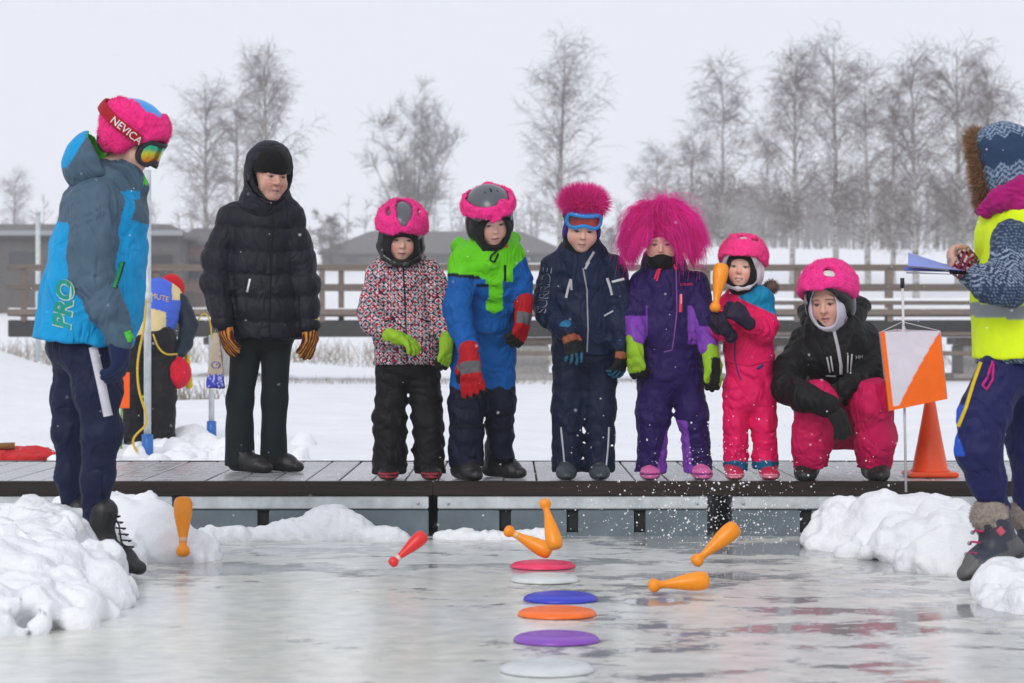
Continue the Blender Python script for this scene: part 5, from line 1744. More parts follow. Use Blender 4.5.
# ---- 7: small child in pink, holding a pin up
K_ = Person("small child in bright pink snowsuit holding an orange pin upright", 750, 11.15, DOCK_Z)
p = K_.p; m = K_.m
torso = chain([p(745, 296), p(748, 318), p(749, 350), p(750, 392)], [m(17.5), m(21), m(22.5), m(24)], .05, (YAX, .8))
armL = limb([p(728, 306), p(720, 330, -.06), p(727, 332, -.18)], [m(11.5), m(10.5), m(9)], .03)
armR = limb([p(762, 305), p(766, 326, -.06), p(763, 332, -.10), p(747, 322, -.20)], [m(12), m(11.5), m(11), m(9)], .03)
legL_l = limb([p(737, 388), p(736, 425, -.01), p(736, 480, 0)], [m(14.5), m(12), m(12.5)], .03)
legL = below(legL_l, p(736, 470), (0, 0, -1), .006)
legR_l = limb([p(763, 388), p(764, 425, -.01), p(766, 480, 0)], [m(14.5), m(12), m(12.5)], .03)
legR = below(legR_l, p(766, 469), (0, 0, -1), .006)
shD = ell(p(760, 298), (m(13), .09, m(12)))
suit = crease(folds(U(.025, torso, armL, armR, legL, legR, shD, chain([p(744, 298), p(743, 290)], [m(16), m(14)], .02)), 161, .09, .0055, (1.2, 1, 1.3)), [armL.limb, armR.limb, legL_l.limb, legR_l.limb], 209, 0.06, 0.006)
HOT, TEA = C(232, 16, 96), C(0, 136, 180)
def colK(V, L):
    x, y = pix(V); c = paint(V, HOT)
    c[(x > 738 + (y-290)*.2) & (y < 301 + (x-745)*.45)] = TEA
    c[(y > 461)] = C(20, 100, 140)
    return c
st_ = K_.part("snowsuit", suit, .0068, colK, M["shell"])
K_.trim("front_zip", [st_], [(735, 338), (735, 360), (738, 372), (741, 380)], 1.4, C(90, 40, 110))
K_.trim("waist_seam", [st_], [(728, 362), (748, 366), (770, 361)], 1.0, C(190, 10, 76))
K_.trim("logo", [st_], [(757, 369), (763, 365)], 2.6, C(40, 60, 120))
for sx in (734, 768):
    sp = p(sx, 0, -.02); sp[2] = DOCK_Z + .002
    bs, bh, bf = boot_shape(sp, (-.05 if sx < 750 else .05, -1, 0), (0, 0, 1), .175, .09, .86, ht=.66)
    def cs(V, L, bh=bh):
        h = bh(V); cc = paint(V, C(205, 40, 80)); cc[(h > .026) & (h < .031)] = C(235, 170, 190); cc[(h > .015) & (h < .020)] = C(235, 170, 190); cc[h < .010] = C(120, 20, 40)
        return cc
    K_.part("boot", bs, .0062, cs, M["rubber"])
HX = (rotm(-16, 3, 4), p(742.5, 267, -.03), .93)
K_.part("body", HEAD_K, .0038, face_paint(SKIN*1.05, .8, (.45, .33, .24), (.55, .22, .22), eyes=(.06, .07, .09), lid=.2, smile=1.0), M["skin"], HX)
K_.part("balaclava", balaclava_shape(.056, .068, -.024, .008), .0045, C(17, 16, 19), M["cloth"], HX)
hs_ = helmet_shape(True, .045, .076)
K_.part("helmet", hs_, .0056, C(205, 200, 206), M["gloss"], HX)
cvr = plush_cover(lambda P: (.012 + .050*np.clip(-P[:, 1], 0, .1)/.1) - P[:, 2], [ell((0, -.05, .165), (.034, .05, .024)), ell((.058, -.03, .145), (.014, .04, .022), rotm(0, 0, 40))], 67, .018)
PK2 = C(252, 62, 140, 1.0)
cov = K_.part("helmet_cover", cvr, .005, PK2, M["plush"], HX)
fuzz(K_, "plush_pile", cov, 7000, .008, PK2, .2, seed=7)
for sx in (-1, 1):
    K_.part("cover_ear", ell((sx*.06, -.03, .158), (.014, .012, .016)), .004, PK2, M["plush"], HX, keep=False)
K_.part("chin_strap", chain([np.array(q) for q in ((-.086, -.02, -.07), (-.05, -.075, -.100), (0, -.094, -.108), (.05, -.075, -.100), (.086, -.02, -.06))], [.010, .013, .015, .013, .010], .006), .0042, C(215, 210, 214), M["cloth"], HX)
fc = K_.part("fur_collar", ell(p(771, 287, .02), (m(6), .05, m(6))), .006, C(120, 100, 88), M["plush"])
fuzz(K_, "fur", fc, 900, .018, C(130, 110, 96), .35, seed=9, segs=1)

# ---- 8: crouching woman
H_ = Person("crouching woman in black jacket, pink trousers and pink fur helmet cover", 842, 11.25, DOCK_Z)
p = H_.p; m = H_.m
torso = chain([p(831, 327, -.13), p(835, 346, -.09), p(840, 385, .04), p(848, 420, .18)], [m(22), m(33), m(33), m(31)], .06, (YAX, .72))
torso = below(torso, p(845, 414, .1), (0, 0, -1), .015)
armL = limb([p(807, 342, -.02), p(791, 370, -.14), p(787, 387, -.24), p(804, 398, -.38), p(830, 406, -.47)], [m(17), m(15.5), m(15), m(13.5), m(10.5)], .035)
armR = limb([p(863, 338, -.02), p(876, 362, -.10), p(868, 378, -.22), p(845, 388, -.30)], [m(17), m(15), m(13), m(10.5)], .035)
jk = crease(folds(U(.03, torso, armL, armR, chain([p(832, 326, -.06), p(830, 314, -.07)], [m(24), m(20)], .02)), 171, .12, .007, (1.2, 1, 1.2)), [armL.limb, armR.limb], 210, 0.07, 0.007)
BLK = C(22, 21, 24, .7)
jacket = H_.part("jacket", jk, .0078, BLK, M["shell"])
hz_ = chain([p(806, 312, .03), p(812, 322, -.06), p(832, 331, -.15), p(853, 322, -.07), p(862, 306, .03)], [m(9), m(10), m(9), m(10), m(9)], .03)
H_.part("hood", folds(U(.03, hz_, ell(p(842, 308, .10), (m(24), .08, m(20)))), 172, .07, .004), .006, BLK, M["shell"])
H_.trim("front_zip", [jacket], [(834, 331), (838, 348), (841, 365), (841, 374)], 3.2, C(190, 188, 194))
for a in ([(827, 357), (830, 372)], [(830.5, 356), (833, 371)], [(848, 355), (847.5, 374)], [(852, 354), (850.5, 374)]):
    H_.trim("pocket_zip", [jacket], a, 1.5, C(205, 204, 208))
H_.text("lettering", "HH", [jacket], (855, 359), (1, -.12), (0, -1), 5.2, C(225, 225, 228), .004)
H_.trim("logo", [jacket], [(826, 376), (836, 376.5)], 1.6, C(150, 150, 155))
tl = U(.035, chain([p(832, 426, .22), p(817, 402, -.28), p(811, 440, -.22), p(811, 478, -.16)], [m(23), m(19.5), m(18.5), m(17)], .05), chain([p(862, 426, .22), p(872, 400, -.28), p(876, 440, -.22), p(873, 476, -.16)], [m(23), m(19.5), m(18.5), m(16)], .05), ell(p(848, 425, .26), (m(33), .15, m(24))))
H_.part("trousers", crease(folds(below(tl, p(840, 468, -.16), (0, 0, -1), .008), 173, .12, .008, (1.2, 1, 1.2)), [([p(817, 402, -.28), p(811, 478, -.16)], [m(19), m(17)]), ([p(872, 400, -.28), p(873, 476, -.16)], [m(19), m(16)])], 211, 0.09, 0.008), .0085, C(205, 16, 88), M["shell"])
for sx, fx in ((808, -.25), (873, .12)):
    sp = p(sx, 0, -.13); sp[2] = DOCK_Z + .002
    bs, bh, bf = boot_shape(sp, (fx, -1, 0), (0, 0, 1), .25, .15, 1.1)
    bt = H_.part("boot", bs, .0066, soles(bh, C(30, 31, 33), C(18, 18, 19), .024), M["rubber"])
    fwu = unit((fx, -1, 0)); rt = np.cross(fwu, (0, 0, 1))
    for k in range(3):
        c0 = sp + fwu*(.11-.03*k) + np.array([0, 0, .088+.018*k])
        H_.bar("lace", [c0-rt*.032, c0+fwu*.004+np.array([0, 0, .006]), c0+rt*.032], .0035, C(80, 82, 84), M["cloth"], bt)
for w, dv, pn, th, cu in ((p(831, 406, -.47), (.45, -.12, -.85), (-.35, .75, -.3), -1, 16), (p(845, 388, -.30), (-.85, .1, -.35), (.2, .6, -.6), -1, 18)):
    gs, gf = glove_shape(w, dv, pn, 1.10, cu, th, .045, 1.2, 1.02)
    H_.part("glove", gs, .0056, C(22, 21, 23, 1.1), M["cloth"])
HX = (rotm(-27, 19, -3), p(829, 299.5, -.17), 1.08)
H_.part("body", HEAD, .0038, face_paint(SKIN*np.array([.92, .87, .86]), .3, (.10, .06, .045), (.52, .22, .21), lid=.3), M["skin"], HX)
H_.part("balaclava", balaclava_shape(.057, .088, -.012, .007), .0045, C(205, 203, 218), M["cloth"], HX)
hs_ = helmet_shape(True, .045, .074)
H_.part("helmet", hs_, .005, C(20, 19, 22), M["gloss"], HX)
cvr = plush_cover(lambda P: (.000 + .085*np.clip(-P[:, 1], 0, .1)/.1 - .022*np.clip(P[:, 1], 0, .1)/.1) - P[:, 2], [ell((.042, -.06, .150), (.026, .03, .016), rotm(0, 0, 18)), ell((-.045, -.045, .168), (.012, .03, .012))], 69, .022)
cov = H_.part("helmet_cover", cvr, .0052, PK1, M["plush"], HX)
fuzz(H_, "plush_pile", cov, 7500, .009, PK1, .22, seed=10)
H_.part("cover_patch", ell((.042, -.058, .136), (.030, .032, .010), rotm(0, 0, 18)), .004, C(225, 220, 215), M["plush"], HX, keep=False)
for sx in (-.035, .075):
    H_.part("cover_ear", ell((sx, -.02, .172 - abs(sx)*.3), (.015, .012, .014)), .004, PK1, M["plush"], HX, keep=False)
H_.part("chin_strap", chain([np.array(q) for q in ((.088, -.01, -.03), (.070, -.04, -.085), (.045, -.06, -.115))], [.007]*3, .006), .004, C(90, 24, 40), M["cloth"], HX)

# ---- 9: woman in high visibility vest at the right edge
I_ = Person("woman in yellow high visibility vest and fur trimmed hood at the right edge", 1010, 8.75, .05)
p = I_.p; m = I_.m
torso = chain([p(1022, 208), p(1024, 225), p(1021, 290), p(1020, 372)], [m(32), m(40), m(42), m(44)], .05, (YAX, 1.22))
tor_j = below(torso, p(1020, 364), (0, 0, -1), .012)
armN = limb([p(1012, 240, -.17), p(1013, 264, -.23), p(1008, 286, -.26), p(990, 285, -.26), p(973, 277, -.20)], [m(21), m(20.5), m(19), m(16.5), m(12)], .035)
armF = limb([p(1015, 226, .17), p(1008, 285, .22), p(972, 268, .02)], [m(22), m(18), m(12)], .035)
jk = crease(folds(U(.02, armN, armF, tor_j), 181, .11, .0055), [armN.limb, armF.limb], 212, 0.075, 0.006)
def colI(V, L):
    x, z, y = V[:, 0], V[:, 2], V[:, 1]
    u = x + .6*y
    zz = z + .022*np.abs(((u/.055) % 1) - .5)*2
    ban = np.sin(zz*22.0)
    c = paint(V, C(40, 58, 86))
    dots = (np.sin(z*520 + np.sin(u*120)) > .1) & (np.sin(u*520) > .1)
    c[dots] = C(110, 128, 150)
    zig = (ban > .2) & (np.sin(zz*480) > .45)
    c[ban > .2] = C(34, 52, 84)
    c[zig] = C(150, 165, 185)
    return c
jacket = I_.part("patterned_jacket", jk, .0062, colI, M["cloth"])
vt = grow(torso, .014)
vt = inter(inter(vt, half(p(1020, 357), unit((.05, 0, -1))), .006), half(p(1020, 213), (0, 0, 1)), .006)
vt = cut(vt, chain([p(1013, 244, -.20), p(1014, 262, -.28)], [m(20), m(19)], .02), .006)
YEL = C(214, 240, 20, 1.05)
def colV(V, L):
    x, y = pix(V); c = paint(V, YEL)
    c[(y > 303 + (x-980)*.06) & (y < 317 + (x-980)*.06)] = C(150, 155, 160)
    return c
vest = I_.part("reflective_vest", folds(vt, 182, .14, .007, (1, 1, .6)), .0085, colV, M["cloth"])
scarf = chain([p(985, 210, -.10), p(1000, 200, -.14), p(1022, 188, -.13), p(1040, 182, -.05)], [m(8), m(11), m(12), m(12)], .03)
scarf2 = chain([p(984, 208, .08), p(996, 205, -.08), p(1022, 205, -.16)], [m(9), m(10), m(10)], .03)
I_.part("scarf", folds(U(.01, scarf, scarf2), 183, .035, .006, (1, 1, 2)), .005, C(168, 20, 110), M["knit"])
HX = (rotm(-124, 8, 0), p(997, 170), 1.07)
I_.part("body", HEAD, .005, face_paint(SKIN, .3), M["skin"], HX)
ho = U(.04, ell((0, .03, .028), (.122, .140, .140)), cone((0, .03, -.06), (0, .06, -.12), .100, .11))
hood = cut(cut(ho, ell((0, .02, .02), (.104, .125, .122))), face_hole(.092, .125, -.005, .0, 2.2), .012)
def colH(V, L):
    x, y, z = L.T
    u = np.arctan2(x, y)*.14; zz = z + .024*np.abs(((u/.06) % 1) - .5)*2
    c = paint(V, C(38, 64, 96)); c[np.sin(zz*330) > .35] = C(140, 160, 182)
    c[(np.sin(zz*24) > .3)] = C(36, 60, 92)
    c[(np.sin(zz*24) <= .3) & (np.sin(z*500) > .1) & (np.sin(u*500) > .1)] = C(120, 138, 160)
    return c
I_.part("hood", folds(hood, 184, .09, .004), .0055, colH, M["cloth"], HX)
rim = [np.array((.098*math.sin(t), -.062 + .035*abs(math.sin(t)), -.005 + .132*math.cos(t))) for t in np.linspace(-2.6, 2.6, 24)]
fr = I_.part("fur_trim", chain(rim, [.024]*24, .01), .008, C(110, 82, 60), M["plush"], HX)
fuzz(I_, "fur", fr, 6500, .030, C(160, 124, 94), .45, lean=(-.25, 0, 0), width=.0030, seed=11, segs=2, curl=.3)
tl = U(.05, ell(p(1012, 375), (m(30), .14, m(22))), chain([p(1002, 372, -.08), p(984, 415, -.11), p(978, 448, -.12), p(988, 480, -.09), p(997, 508, -.06)], [m(25), m(24), m(21.5), m(18), m(13)], .04), chain([p(1030, 376, .1), p(1030, 445, .12), p(1032, 520, .14)], [m(27), m(22), m(18)], .04))
NVI = C(28, 32, 86)
def colIt(V, L):
    x, y = pix(V); c = paint(V, NVI)
    c[(x < 957 + np.abs(y-432)*.35) & (y > 405) & (y < 456)] = C(40, 90, 205)
    return c
trs = I_.part("trousers", crease(folds(tl, 185, .12, .0065), [([p(1002, 372, -.08), p(978, 448, -.12), p(997, 508, -.06)], [m(25), m(21), m(13)])], 213, 0.09, 0.007), .0085, colIt, M["shell"])
I_.trim("side_stripe", [trs], [(981, 362), (973, 385), (966, 408), (958, 428)], 3.2, C(225, 190, 40))
I_.trim("drawcord", [trs], [(993, 362), (988, 378), (983, 386), (987, 390), (993, 380), (994, 364)], 1.8, C(200, 40, 130), up=.008)
for i, (sx, sy, dy) in enumerate(((1004, 564, -.08), (1042, 560, .14))):
    fw = unit((-.87, -.36, -.32)); upv = unit((-.30, 0, 1))
    o = p(sx, sy, dy)
    bs, bh, bf = boot_shape(o, fw, upv, .265, .165, 1.25, 1.12)
    def cs(V, L, bh=bh, bf=bf):
        h = bh(V); cc = paint(V, C(46, 52, 66)); cc[h < .055 + .03*(bf(V) < -.0)] = C(88, 88, 90); cc[h < .022] = C(52, 52, 54); cc[(bf(V) > .13)] = C(92, 92, 92); cc[(bf(V) > .13) & (h < .02)] = C(52, 52, 54)
        return cc
    bt = I_.part("boot", bs, .0066, cs, M["rubber"])
    up2 = unit(upv - fw*np.dot(upv, fw))
    cfc = o + up2*.160 - fw*.012
    cuffs = I_.part("boot_cuff", folds(chain([cfc+up2*.012, cfc+up2*.028], [.070, .073], .01), 190, .05, .004), .006, C(165, 152, 142), M["plush"])
    fuzz(I_, "fur", cuffs, 2200, .010, C(170, 158, 148), .2, seed=12+i)
    if i == 0:
        for k in range(4):
            c0 = o + fw*(.115-.028*k) + up2*(.085+.033*k)
            rt = np.cross(fw, up2)
            I_.bar("lace", [c0-rt*.036, c0+fw*.010+up2*.008, c0+rt*.036], .0045, C(185, 40, 95), M["cloth"], bt)
            I_.part("eyelet", ell(c0+rt*.034+fw*.004, (.009,)*3), .004, C(150, 150, 146), M["gloss"], parent=bt, keep=False)
        I_.trim("badge", [bt], [(998, 528), (1003, 534)], 7, C(205, 90, 110))
def mitt(gf):
    def f(V, L):
        z, x = gf[0](V), gf[2](V); cc = paint(V, C(52, 18, 34)); t = np.sin(z*300); 
        cc[t > .2] = C(160, 40, 58); cc[(t < -.5) & (np.sin(x*330) > 0)] = C(205, 198, 196)
        cc[z > .088] = np.array([.60, .36, .28])
        return cc
    return f
for w, dv, pn, th, cu in ((p(974, 277, -.20), (-.80, .15, .42), (-.3, .4, .85), 1, 34), (p(974, 268, .02), (-.55, -.1, .78), (-.6, -.3, -.4), -1, 38)):
    gs, gf = glove_shape(w, dv, pn, 1.0, cu, th, .04, 1.0, 1.05)
    I_.part("fingerless_glove", gs, .0046, mitt(gf), M["knit"])

# ---- 10: person bending over behind the dock
J = Person("person bent over on the snow in a blue and yellow race bib", 148, 17.0, .12)
p = J.p; m = J.m
back = chain([p(147, 332, 0), p(150, 314, .10), p(158, 302, .24), p(167, 299, .36)], [m(20), m(23), m(21), m(14)], .06, (np.array([1., 0, 0]), 1.08))
armR = limb([p(179, 304, .24), p(189, 325, .20), p(185, 343, .10), p(180, 352, .03)], [m(10.5), m(9), m(7.5), m(6)], .03)
armL = limb([p(140, 300, .28), p(132, 330, .25), p(134, 350, .15)], [m(10), m(8), m(6)], .03)
J.part("jacket", folds(U(.03, grow(back, -.006), armR, armL), 191, .10, .006), .010, C(32, 44, 58), M["shell"])
bib = inter(grow(back, .010), half(p(150, 335), unit((.15, 0, -1))), .01)
def colJ(V, L):
    x, y = pix(V); c = paint(V, C(70, 104, 215))
    c[(y > 309 + .05*(x-150)**2*.3) & (x < 166)] = C(225, 205, 150)
    c[(x > 172) & (y < 300)] = C(225, 205, 150)
    return c
bb = J.part("race_bib", folds(bib, 192, .09, .006), .0085, colJ, M["cloth"])
J.text("lettering", "MUTE", [bb], (150, 298), (.95, .24), (.1, -1), 7.5, C(225, 195, 120), .006)
lgs = U(.05, ell(p(149, 338), (m(25), .16, m(20))), chain([p(137, 342, 0), p(134, 395, -.03), p(134, 450, 0)], [m(14.5), m(12), m(11)], .04), chain([p(161, 342, 0), p(163, 395, -.02), p(163, 450, .0)], [m(14.5), m(13), m(12)], .04))
trj = J.part("trousers", folds(lgs, 193, .12, .007), .010, C(26, 26, 30), M["shell"])
J.trim("reflector", [trj], [(141, 397), (150, 396)], 2.4, C(210, 225, 60))
for sx in (134, 163):
    sp = p(sx, 446, 0)
    bs, bh, bf = boot_shape(sp - np.array([0, 0, .03]), (.1, 1, 0), (0, 0, 1), .27, .16, 1.1)
    J.part("boot", bs, .008, soles(bh, C(28, 28, 30), C(16, 16, 17)), M["rubber"])
gs, gf = glove_shape(p(180, 351, .03), (-.15, -.1, -1), (-.8, .4, 0), .95, 30, -1, 0, 1, .92)
J.part("hand", gs, .005, np.array([.50, .26, .20]), M["skin"])
gs, gf = glove_shape(p(134, 350, .15), (.1, -.1, -1), (.8, .4, 0), .95, 30, 1, 0, 1, .92)
J.part("hand", gs, .006, np.array([.50, .26, .20]), M["skin"])
HX = (rotm(165, 40, 0), p(171, 293, .38), 1.0)
J.part("body", HEAD, .006, face_paint(SKIN), M["skin"], HX)
J.part("knitted_hat", cut(ell((0, .012, .045), (.096, .112, .098)), half((0, 0, .0), (0, 0, 1)), .01), .007, C(200, 24, 40), M["knit"], HX)

# ================================================================== THINGS
# ---- skittle pins
def pin_mesh(name, col, band=None):
    """bowling-pin shape lying along +z, knob at the bottom, flat end at the top; length 0.27"""
    prof = [(.004, 0), (.016, .003), (.0235, .012), (.0265, .026), (.0235, .040), (.0170, .049), (.0145, .058), (.0150, .075), (.0195, .105), (.0270, .145), (.0335, .185), (.0360, .215), (.0355, .238), (.0325, .256), (.0270, .266), (.0180, .2695), (.006, .2705)]
    V, f = lathe_geo([(r*1.17, z) for r, z in prof], 28)
    c = paint(V, col)
    return new_mesh(name, V, f, True, c)
def plastic():
    m_, nt, b = mat_new("blown_plastic")
    a = add(nt, "ShaderNodeAttribute", attribute_name="Col")
    v = objvec(nt); n = noise(nt, 25, 4, .6, v)
    mx = add(nt, "ShaderNodeMix", data_type='RGBA', blend_type='MULTIPLY'); mx.inputs[0].default_value = 1
    r = ramp(nt, n.outputs[0], [(.3, (.88, .88, .88)), (.7, (1, 1, 1))])
    nt.links.new(a.outputs[0], mx.inputs[6]); nt.links.new(r.outputs[0], mx.inputs[7]); nt.links.new(mx.outputs[2], b.inputs["Base Color"])
    b.inputs["Roughness"].default_value = .38; b.inputs["Subsurface Weight"].default_value = .15
    b.inputs["Subsurface Radius"].default_value = (.02, .01, .004); b.inputs["Subsurface Scale"].default_value = .3
    bump(nt, n.outputs[0], .06, .003, b)
    return m_
M["plastic"] = plastic()
ORG, RED_ = C(255, 148, 2, 1.0), C(225, 40, 40, 1.0)
pin_o = pin_mesh("pin", ORG); pin_o.materials.append(M["plastic"])
pin_r = pin_mesh("pin", RED_); pin_r.materials.append(M["plastic"])
def pin(label, knob, top, d, me, dy=0, tape=None):
    a, b = at(*knob, d), at(*top, d+dy)
    z = unit(b - a); L = np.linalg.norm(b - a)
    o = empty("skittle_pin", a); tag(o, label, "pin", "plastic skittle pins")
    q = Vector(z).to_track_quat('Z', 'X'); o.rotation_mode = 'QUATERNION'; o.rotation_quaternion = q
    k = L/.2705
    o.scale = (k, k, k)
    link("pin_body", me, None, o)
    if tape:
        t0, t1, colr = tape
        def rad(z_): return np.interp(z_, [.040, .049, .058, .075, .105, .145], [.0235, .0170, .0145, .0150, .0195, .0270])
        zs = np.linspace(t0, t1, 5)
        V, f = lathe_geo([(rad(z_)*1.17+.0012, z_) for z_ in zs], 28)
        link("tape", new_mesh("tape", V, f, True, paint(V, colr)), M["plastic"], o)
    return o
pin("orange pin hanging upside down in the air left, before the dock", (183, 557), (183, 497), 9.6, pin_o, .06, (.068, .086, C(240, 190, 150)))
pin("red pin flying over the ice", (390, 565), (425, 534), 9.0, pin_r, .05, (.052, .072, C(235, 205, 205)))
pin("tilted orange pin with pale neck band, left of the crossed pair", (504.5, 529), (551, 553), 9.5, pin_o, -.04, (.058, .080, C(240, 190, 130)))
pin("upright orange pin with knob on top, right of the crossed pair", (544, 499), (556, 549), 9.35, pin_o, -.08)
pin("orange pin in the air above the lying pin, wide end up right", (693, 564), (737, 526), 9.0, pin_o, .05)
pin("orange pin lying almost level just above the wet ice", (648, 586), (709, 580), 8.45, pin_o, .02)
pin("orange pin held upright by the small child in pink", (714.5, 312), (722, 264), 10.92, pin_o, .06)
# the small child's two dark gloves close round the pin
HP = K_
pa, pb = at(714.5, 312, 10.92), at(722, 264, 10.98)
ax_ = unit(pb-pa)
PLUM = C(34, 26, 48, 1.1)
w = HP.p(747, 322, -.22)
tgt = pa + ax_*.045
gs, gf = glove_shape(w, tgt - w + np.array([.0, -.06, .02]), (-.25, .85, -.1), .92, 30, 1, .03, .8, 1.35)
HP.part("glove", gs, .0046, PLUM, M["shell"])
w = HP.p(727, 332, -.20)
gs, gf = glove_shape(w + np.array([.012, 0, -.012]), (-.55, -.35, .62), (.35, .8, .2), .92, 36, -1, .03, .8, 1.4)
HP.part("glove", gs, .0046, PLUM, M["shell"])

# ---- throwing discs in a line on the ice
def disc_mesh(col):
    prof = [(.003, .0235), (.05, .0240), (.085, .0235), (.108, .0215), (.122, .0175), (.1315, .0110), (.1350, .0045), (.1345, .0008), (.1300, .0005), (.126, .004), (.119, .011), (.1, .017), (.05, .019), (.003, .019)]
    V, f = lathe_geo(prof[::-1], 40)
    me = new_mesh("disc", V, f, True, paint(V, col)); me.materials.append(M["plastic"])
    rp = []
    return me
M["discs"] = {}
for lab, px, py, col, dx in (
    ("pink disc on the ice, farthest of the row", 543, 564.5, C(245, 60, 110), 0), ("white disc on the ice just before the pink one", 545, 578, C(214, 218, 218), 0),
    ("blue disc on the ice between the white and orange ones", 560.5, 597, C(50, 62, 200), 0), ("orange disc on the ice between the blue and purple ones", 557, 612, C(255, 116, 30), 0),
    ("purple disc on the ice between orange and near white ones", 556.5, 637.5, C(140, 78, 190), 0), ("white disc on the ice nearest the camera", 547, 667, C(214, 218, 220), 0)):
    d = (CH-.012)*F/(py - HY)
    o = empty("flying_disc", ((px-CX)/F*d, d, .001)); tag(o, lab, "disc", "throwing discs in a row")
    o.rotation_euler = (0, 0, px)
    link("disc_body", disc_mesh(col), None, o)
    V, f = lathe_geo([(.060, .0236), (.0605, .0250), (.063, .0250), (.0635, .0234)], 36)
    V2, f2 = lathe_geo([(.088, .0228), (.0885, .0242), (.0905, .0240), (.091, .0226)], 36)
    link("moulded_ring", new_mesh("moulded_ring", *merge((V, f[:-2]), (V2, f2[:-2])), True, paint(list(V)+list(V2), col*.92)), M["plastic"], o)

# ---- traffic cone on the dock
cp = at(930, 0, 11.35); cp[2] = DOCK_Z + .002
cone_o = empty("traffic_cone", cp); tag(cone_o, "orange traffic cone on the dock beside the control flag", "cone")
OC = C(250, 86, 24)
V, f = bevel_box_geo(.24, .24, .026, .008)
V = np.array(V) + [0, 0, .013]
link("cone_base", new_mesh("cone_base", V, f, False, paint(V, OC*.9)), M["plastic"], cone_o)
V, f = lathe_geo([(.098, .024), (.094, .034), (.088, .040), (.062, .17), (.040, .29), (.0275, .365), (.0225, .378), (.018, .378), (.018, .34)], 32)
link("cone_body", new_mesh("cone_body", V, f, True, paint(V, OC)), M["plastic"], cone_o)

# ---- control flag on a cane
FD = 10.86
fl = empty("control_flag", at(905, 487, FD)); tag(fl, "white and orange orienteering flag hung on a thin white cane", "flag")
rel = np.array(fl.location)
V, f = tube_geo([at(906, 492, FD), at(902.5, 282, FD)], .0062, 8)
link("cane", new_mesh("cane", np.array(V)-rel, f, True, paint(V, C(216, 214, 214))), M["gloss"], fl)
V, f = tube_geo([at(902.5, 288, FD), at(902.3, 278, FD)], .010, 8)
link("cane_tip", new_mesh("cane_tip", np.array(V)-rel, f, True, paint(V, C(24, 24, 26))), M["rubber"], fl)
for (qa, da), (qb, db) in ((((902, 322), -.0), ((881, 332), -.05)), (((902, 322), 0), ((906, 330), -.14)), (((903, 322), 0), ((940, 331), -.05))):
    V, f = tube_geo([at(*qa, FD), at(*qb, FD+da+db)], .0022, 5)
    link("string", new_mesh("string", np.array(V)-rel, f, True, paint(V, C(205, 205, 205))), M["cloth"], fl)
# three-sided lantern of cloth: two faces seen, the third behind
TL, TR_, BL, BR = at(880, 332, FD-.07), at(940, 331, FD-.07), at(889, 411, FD-.05), at(947, 399, FD-.05)
TB, BBk = at(897, 329, FD+.20), at(905, 404, FD+.20)
def sheet(name, c4, fn, n=22, sag=.006, seed=0):
    a, b, c, d = c4   # tl, tr, br, bl
    nrm = unit(np.cross(b-a, d-a)); V, col = [], []
    for i in range(n+1):
        for j in range(n+1):
            u, v = j/n, i/n
            q = (a*(1-u)+b*u)*(1-v) + (d*(1-u)+c*u)*v
            V.append(q + nrm*sag*math.sin(math.pi*u)*math.sin(math.pi*(.3+v*.6))*math.sin(5*u+3*v+seed)); col.append(fn(u, v))
    V = np.array(V); k = n+1
    Q = [(i*k+j, i*k+j+1, (i+1)*k+j+1, (i+1)*k+j) for i in range(n) for j in range(n)]
    nb = len(V)
    V2 = np.concatenate([V, V + nrm*.0025]); Q2 = [tuple(q) for q in Q] + [tuple(x+nb for x in q[::-1]) for q in Q]
    return link(name, new_mesh(name, V2-rel, Q2, None, True, np.array(col+col)), M["cloth"], fl)
FO, FW = C(255, 112, 24), C(222, 216, 226)
def f1(u, v):
    if u < .085: return FO
    if v > .95: return FO
    return FO if (u + (v)*.86) > 1.0 else FW
sheet("flag_panel", (TL, TR_, BR, BL), f1, 56)
sheet("flag_panel", (TL+[-.004, 0, 0], TB, BBk, BL+[-.004, 0, 0]), lambda u, v: FW if v < .62 else FO, 14, .004, 2)
sheet("flag_panel", (TR_+[.004, .003, 0], TB+[.004, 0, 0], BBk+[.004, 0, 0], BR+[.004, .003, 0]), lambda u, v: FO if v > 1-u else FW, 14, .004, 4)

# ---- sheaf of papers and a pencil
ph = empty("paper_sheaf", at(968, 272, 8.62)); tag(ph, "blue folded papers held out by the woman in the yellow vest", "papers")
rel = np.array(ph.location)
for k, (l, r, lift, colr) in enumerate((((906, 272), (968, 275), .0, C(205, 205, 232)), ((904, 270.5), (968, 272.5), .012, C(88, 110, 205)), ((908, 266), (966, 271), .05, C(140, 158, 226)))):
    a = at(*l, 8.45); b = at(*r, 8.45); c = at(*r, 8.78); d = at(*l, 8.80) + np.array([0, 0, lift])
    n = 10; V = []
    for i in range(n+1):
        for j in range(n+1):
            u, v = j/n, i/n
            q = (a*(1-u)+b*u)*(1-v) + (d*(1-u)+c*u)*v
            V.append(q + np.array([0, 0, .012*math.sin(math.pi*v)*(1-u)*(k-.5)]))
    V = np.array(V); q_ = n+1; nb = len(V)
    Q = [(i*q_+j, i*q_+j+1, (i+1)*q_+j+1, (i+1)*q_+j) for i in range(n) for j in range(n)]
    V2 = np.concatenate([V, V+[0, 0, .0012]])
    link("sheet", new_mesh("sheet", V2-rel, Q+[tuple(x+nb for x in q[::-1]) for q in Q], None, True, paint(V2, colr)), M["cloth"], ph)
pe = empty("pencil", at(966, 258, 8.72)); tag(pe, "pencil between the fingers of the woman in the vest", "pencil")
rel = np.array(pe.location)
V, f = tube_geo([at(974, 262, 8.70), at(964.5, 251, 8.72)], .004, 6)
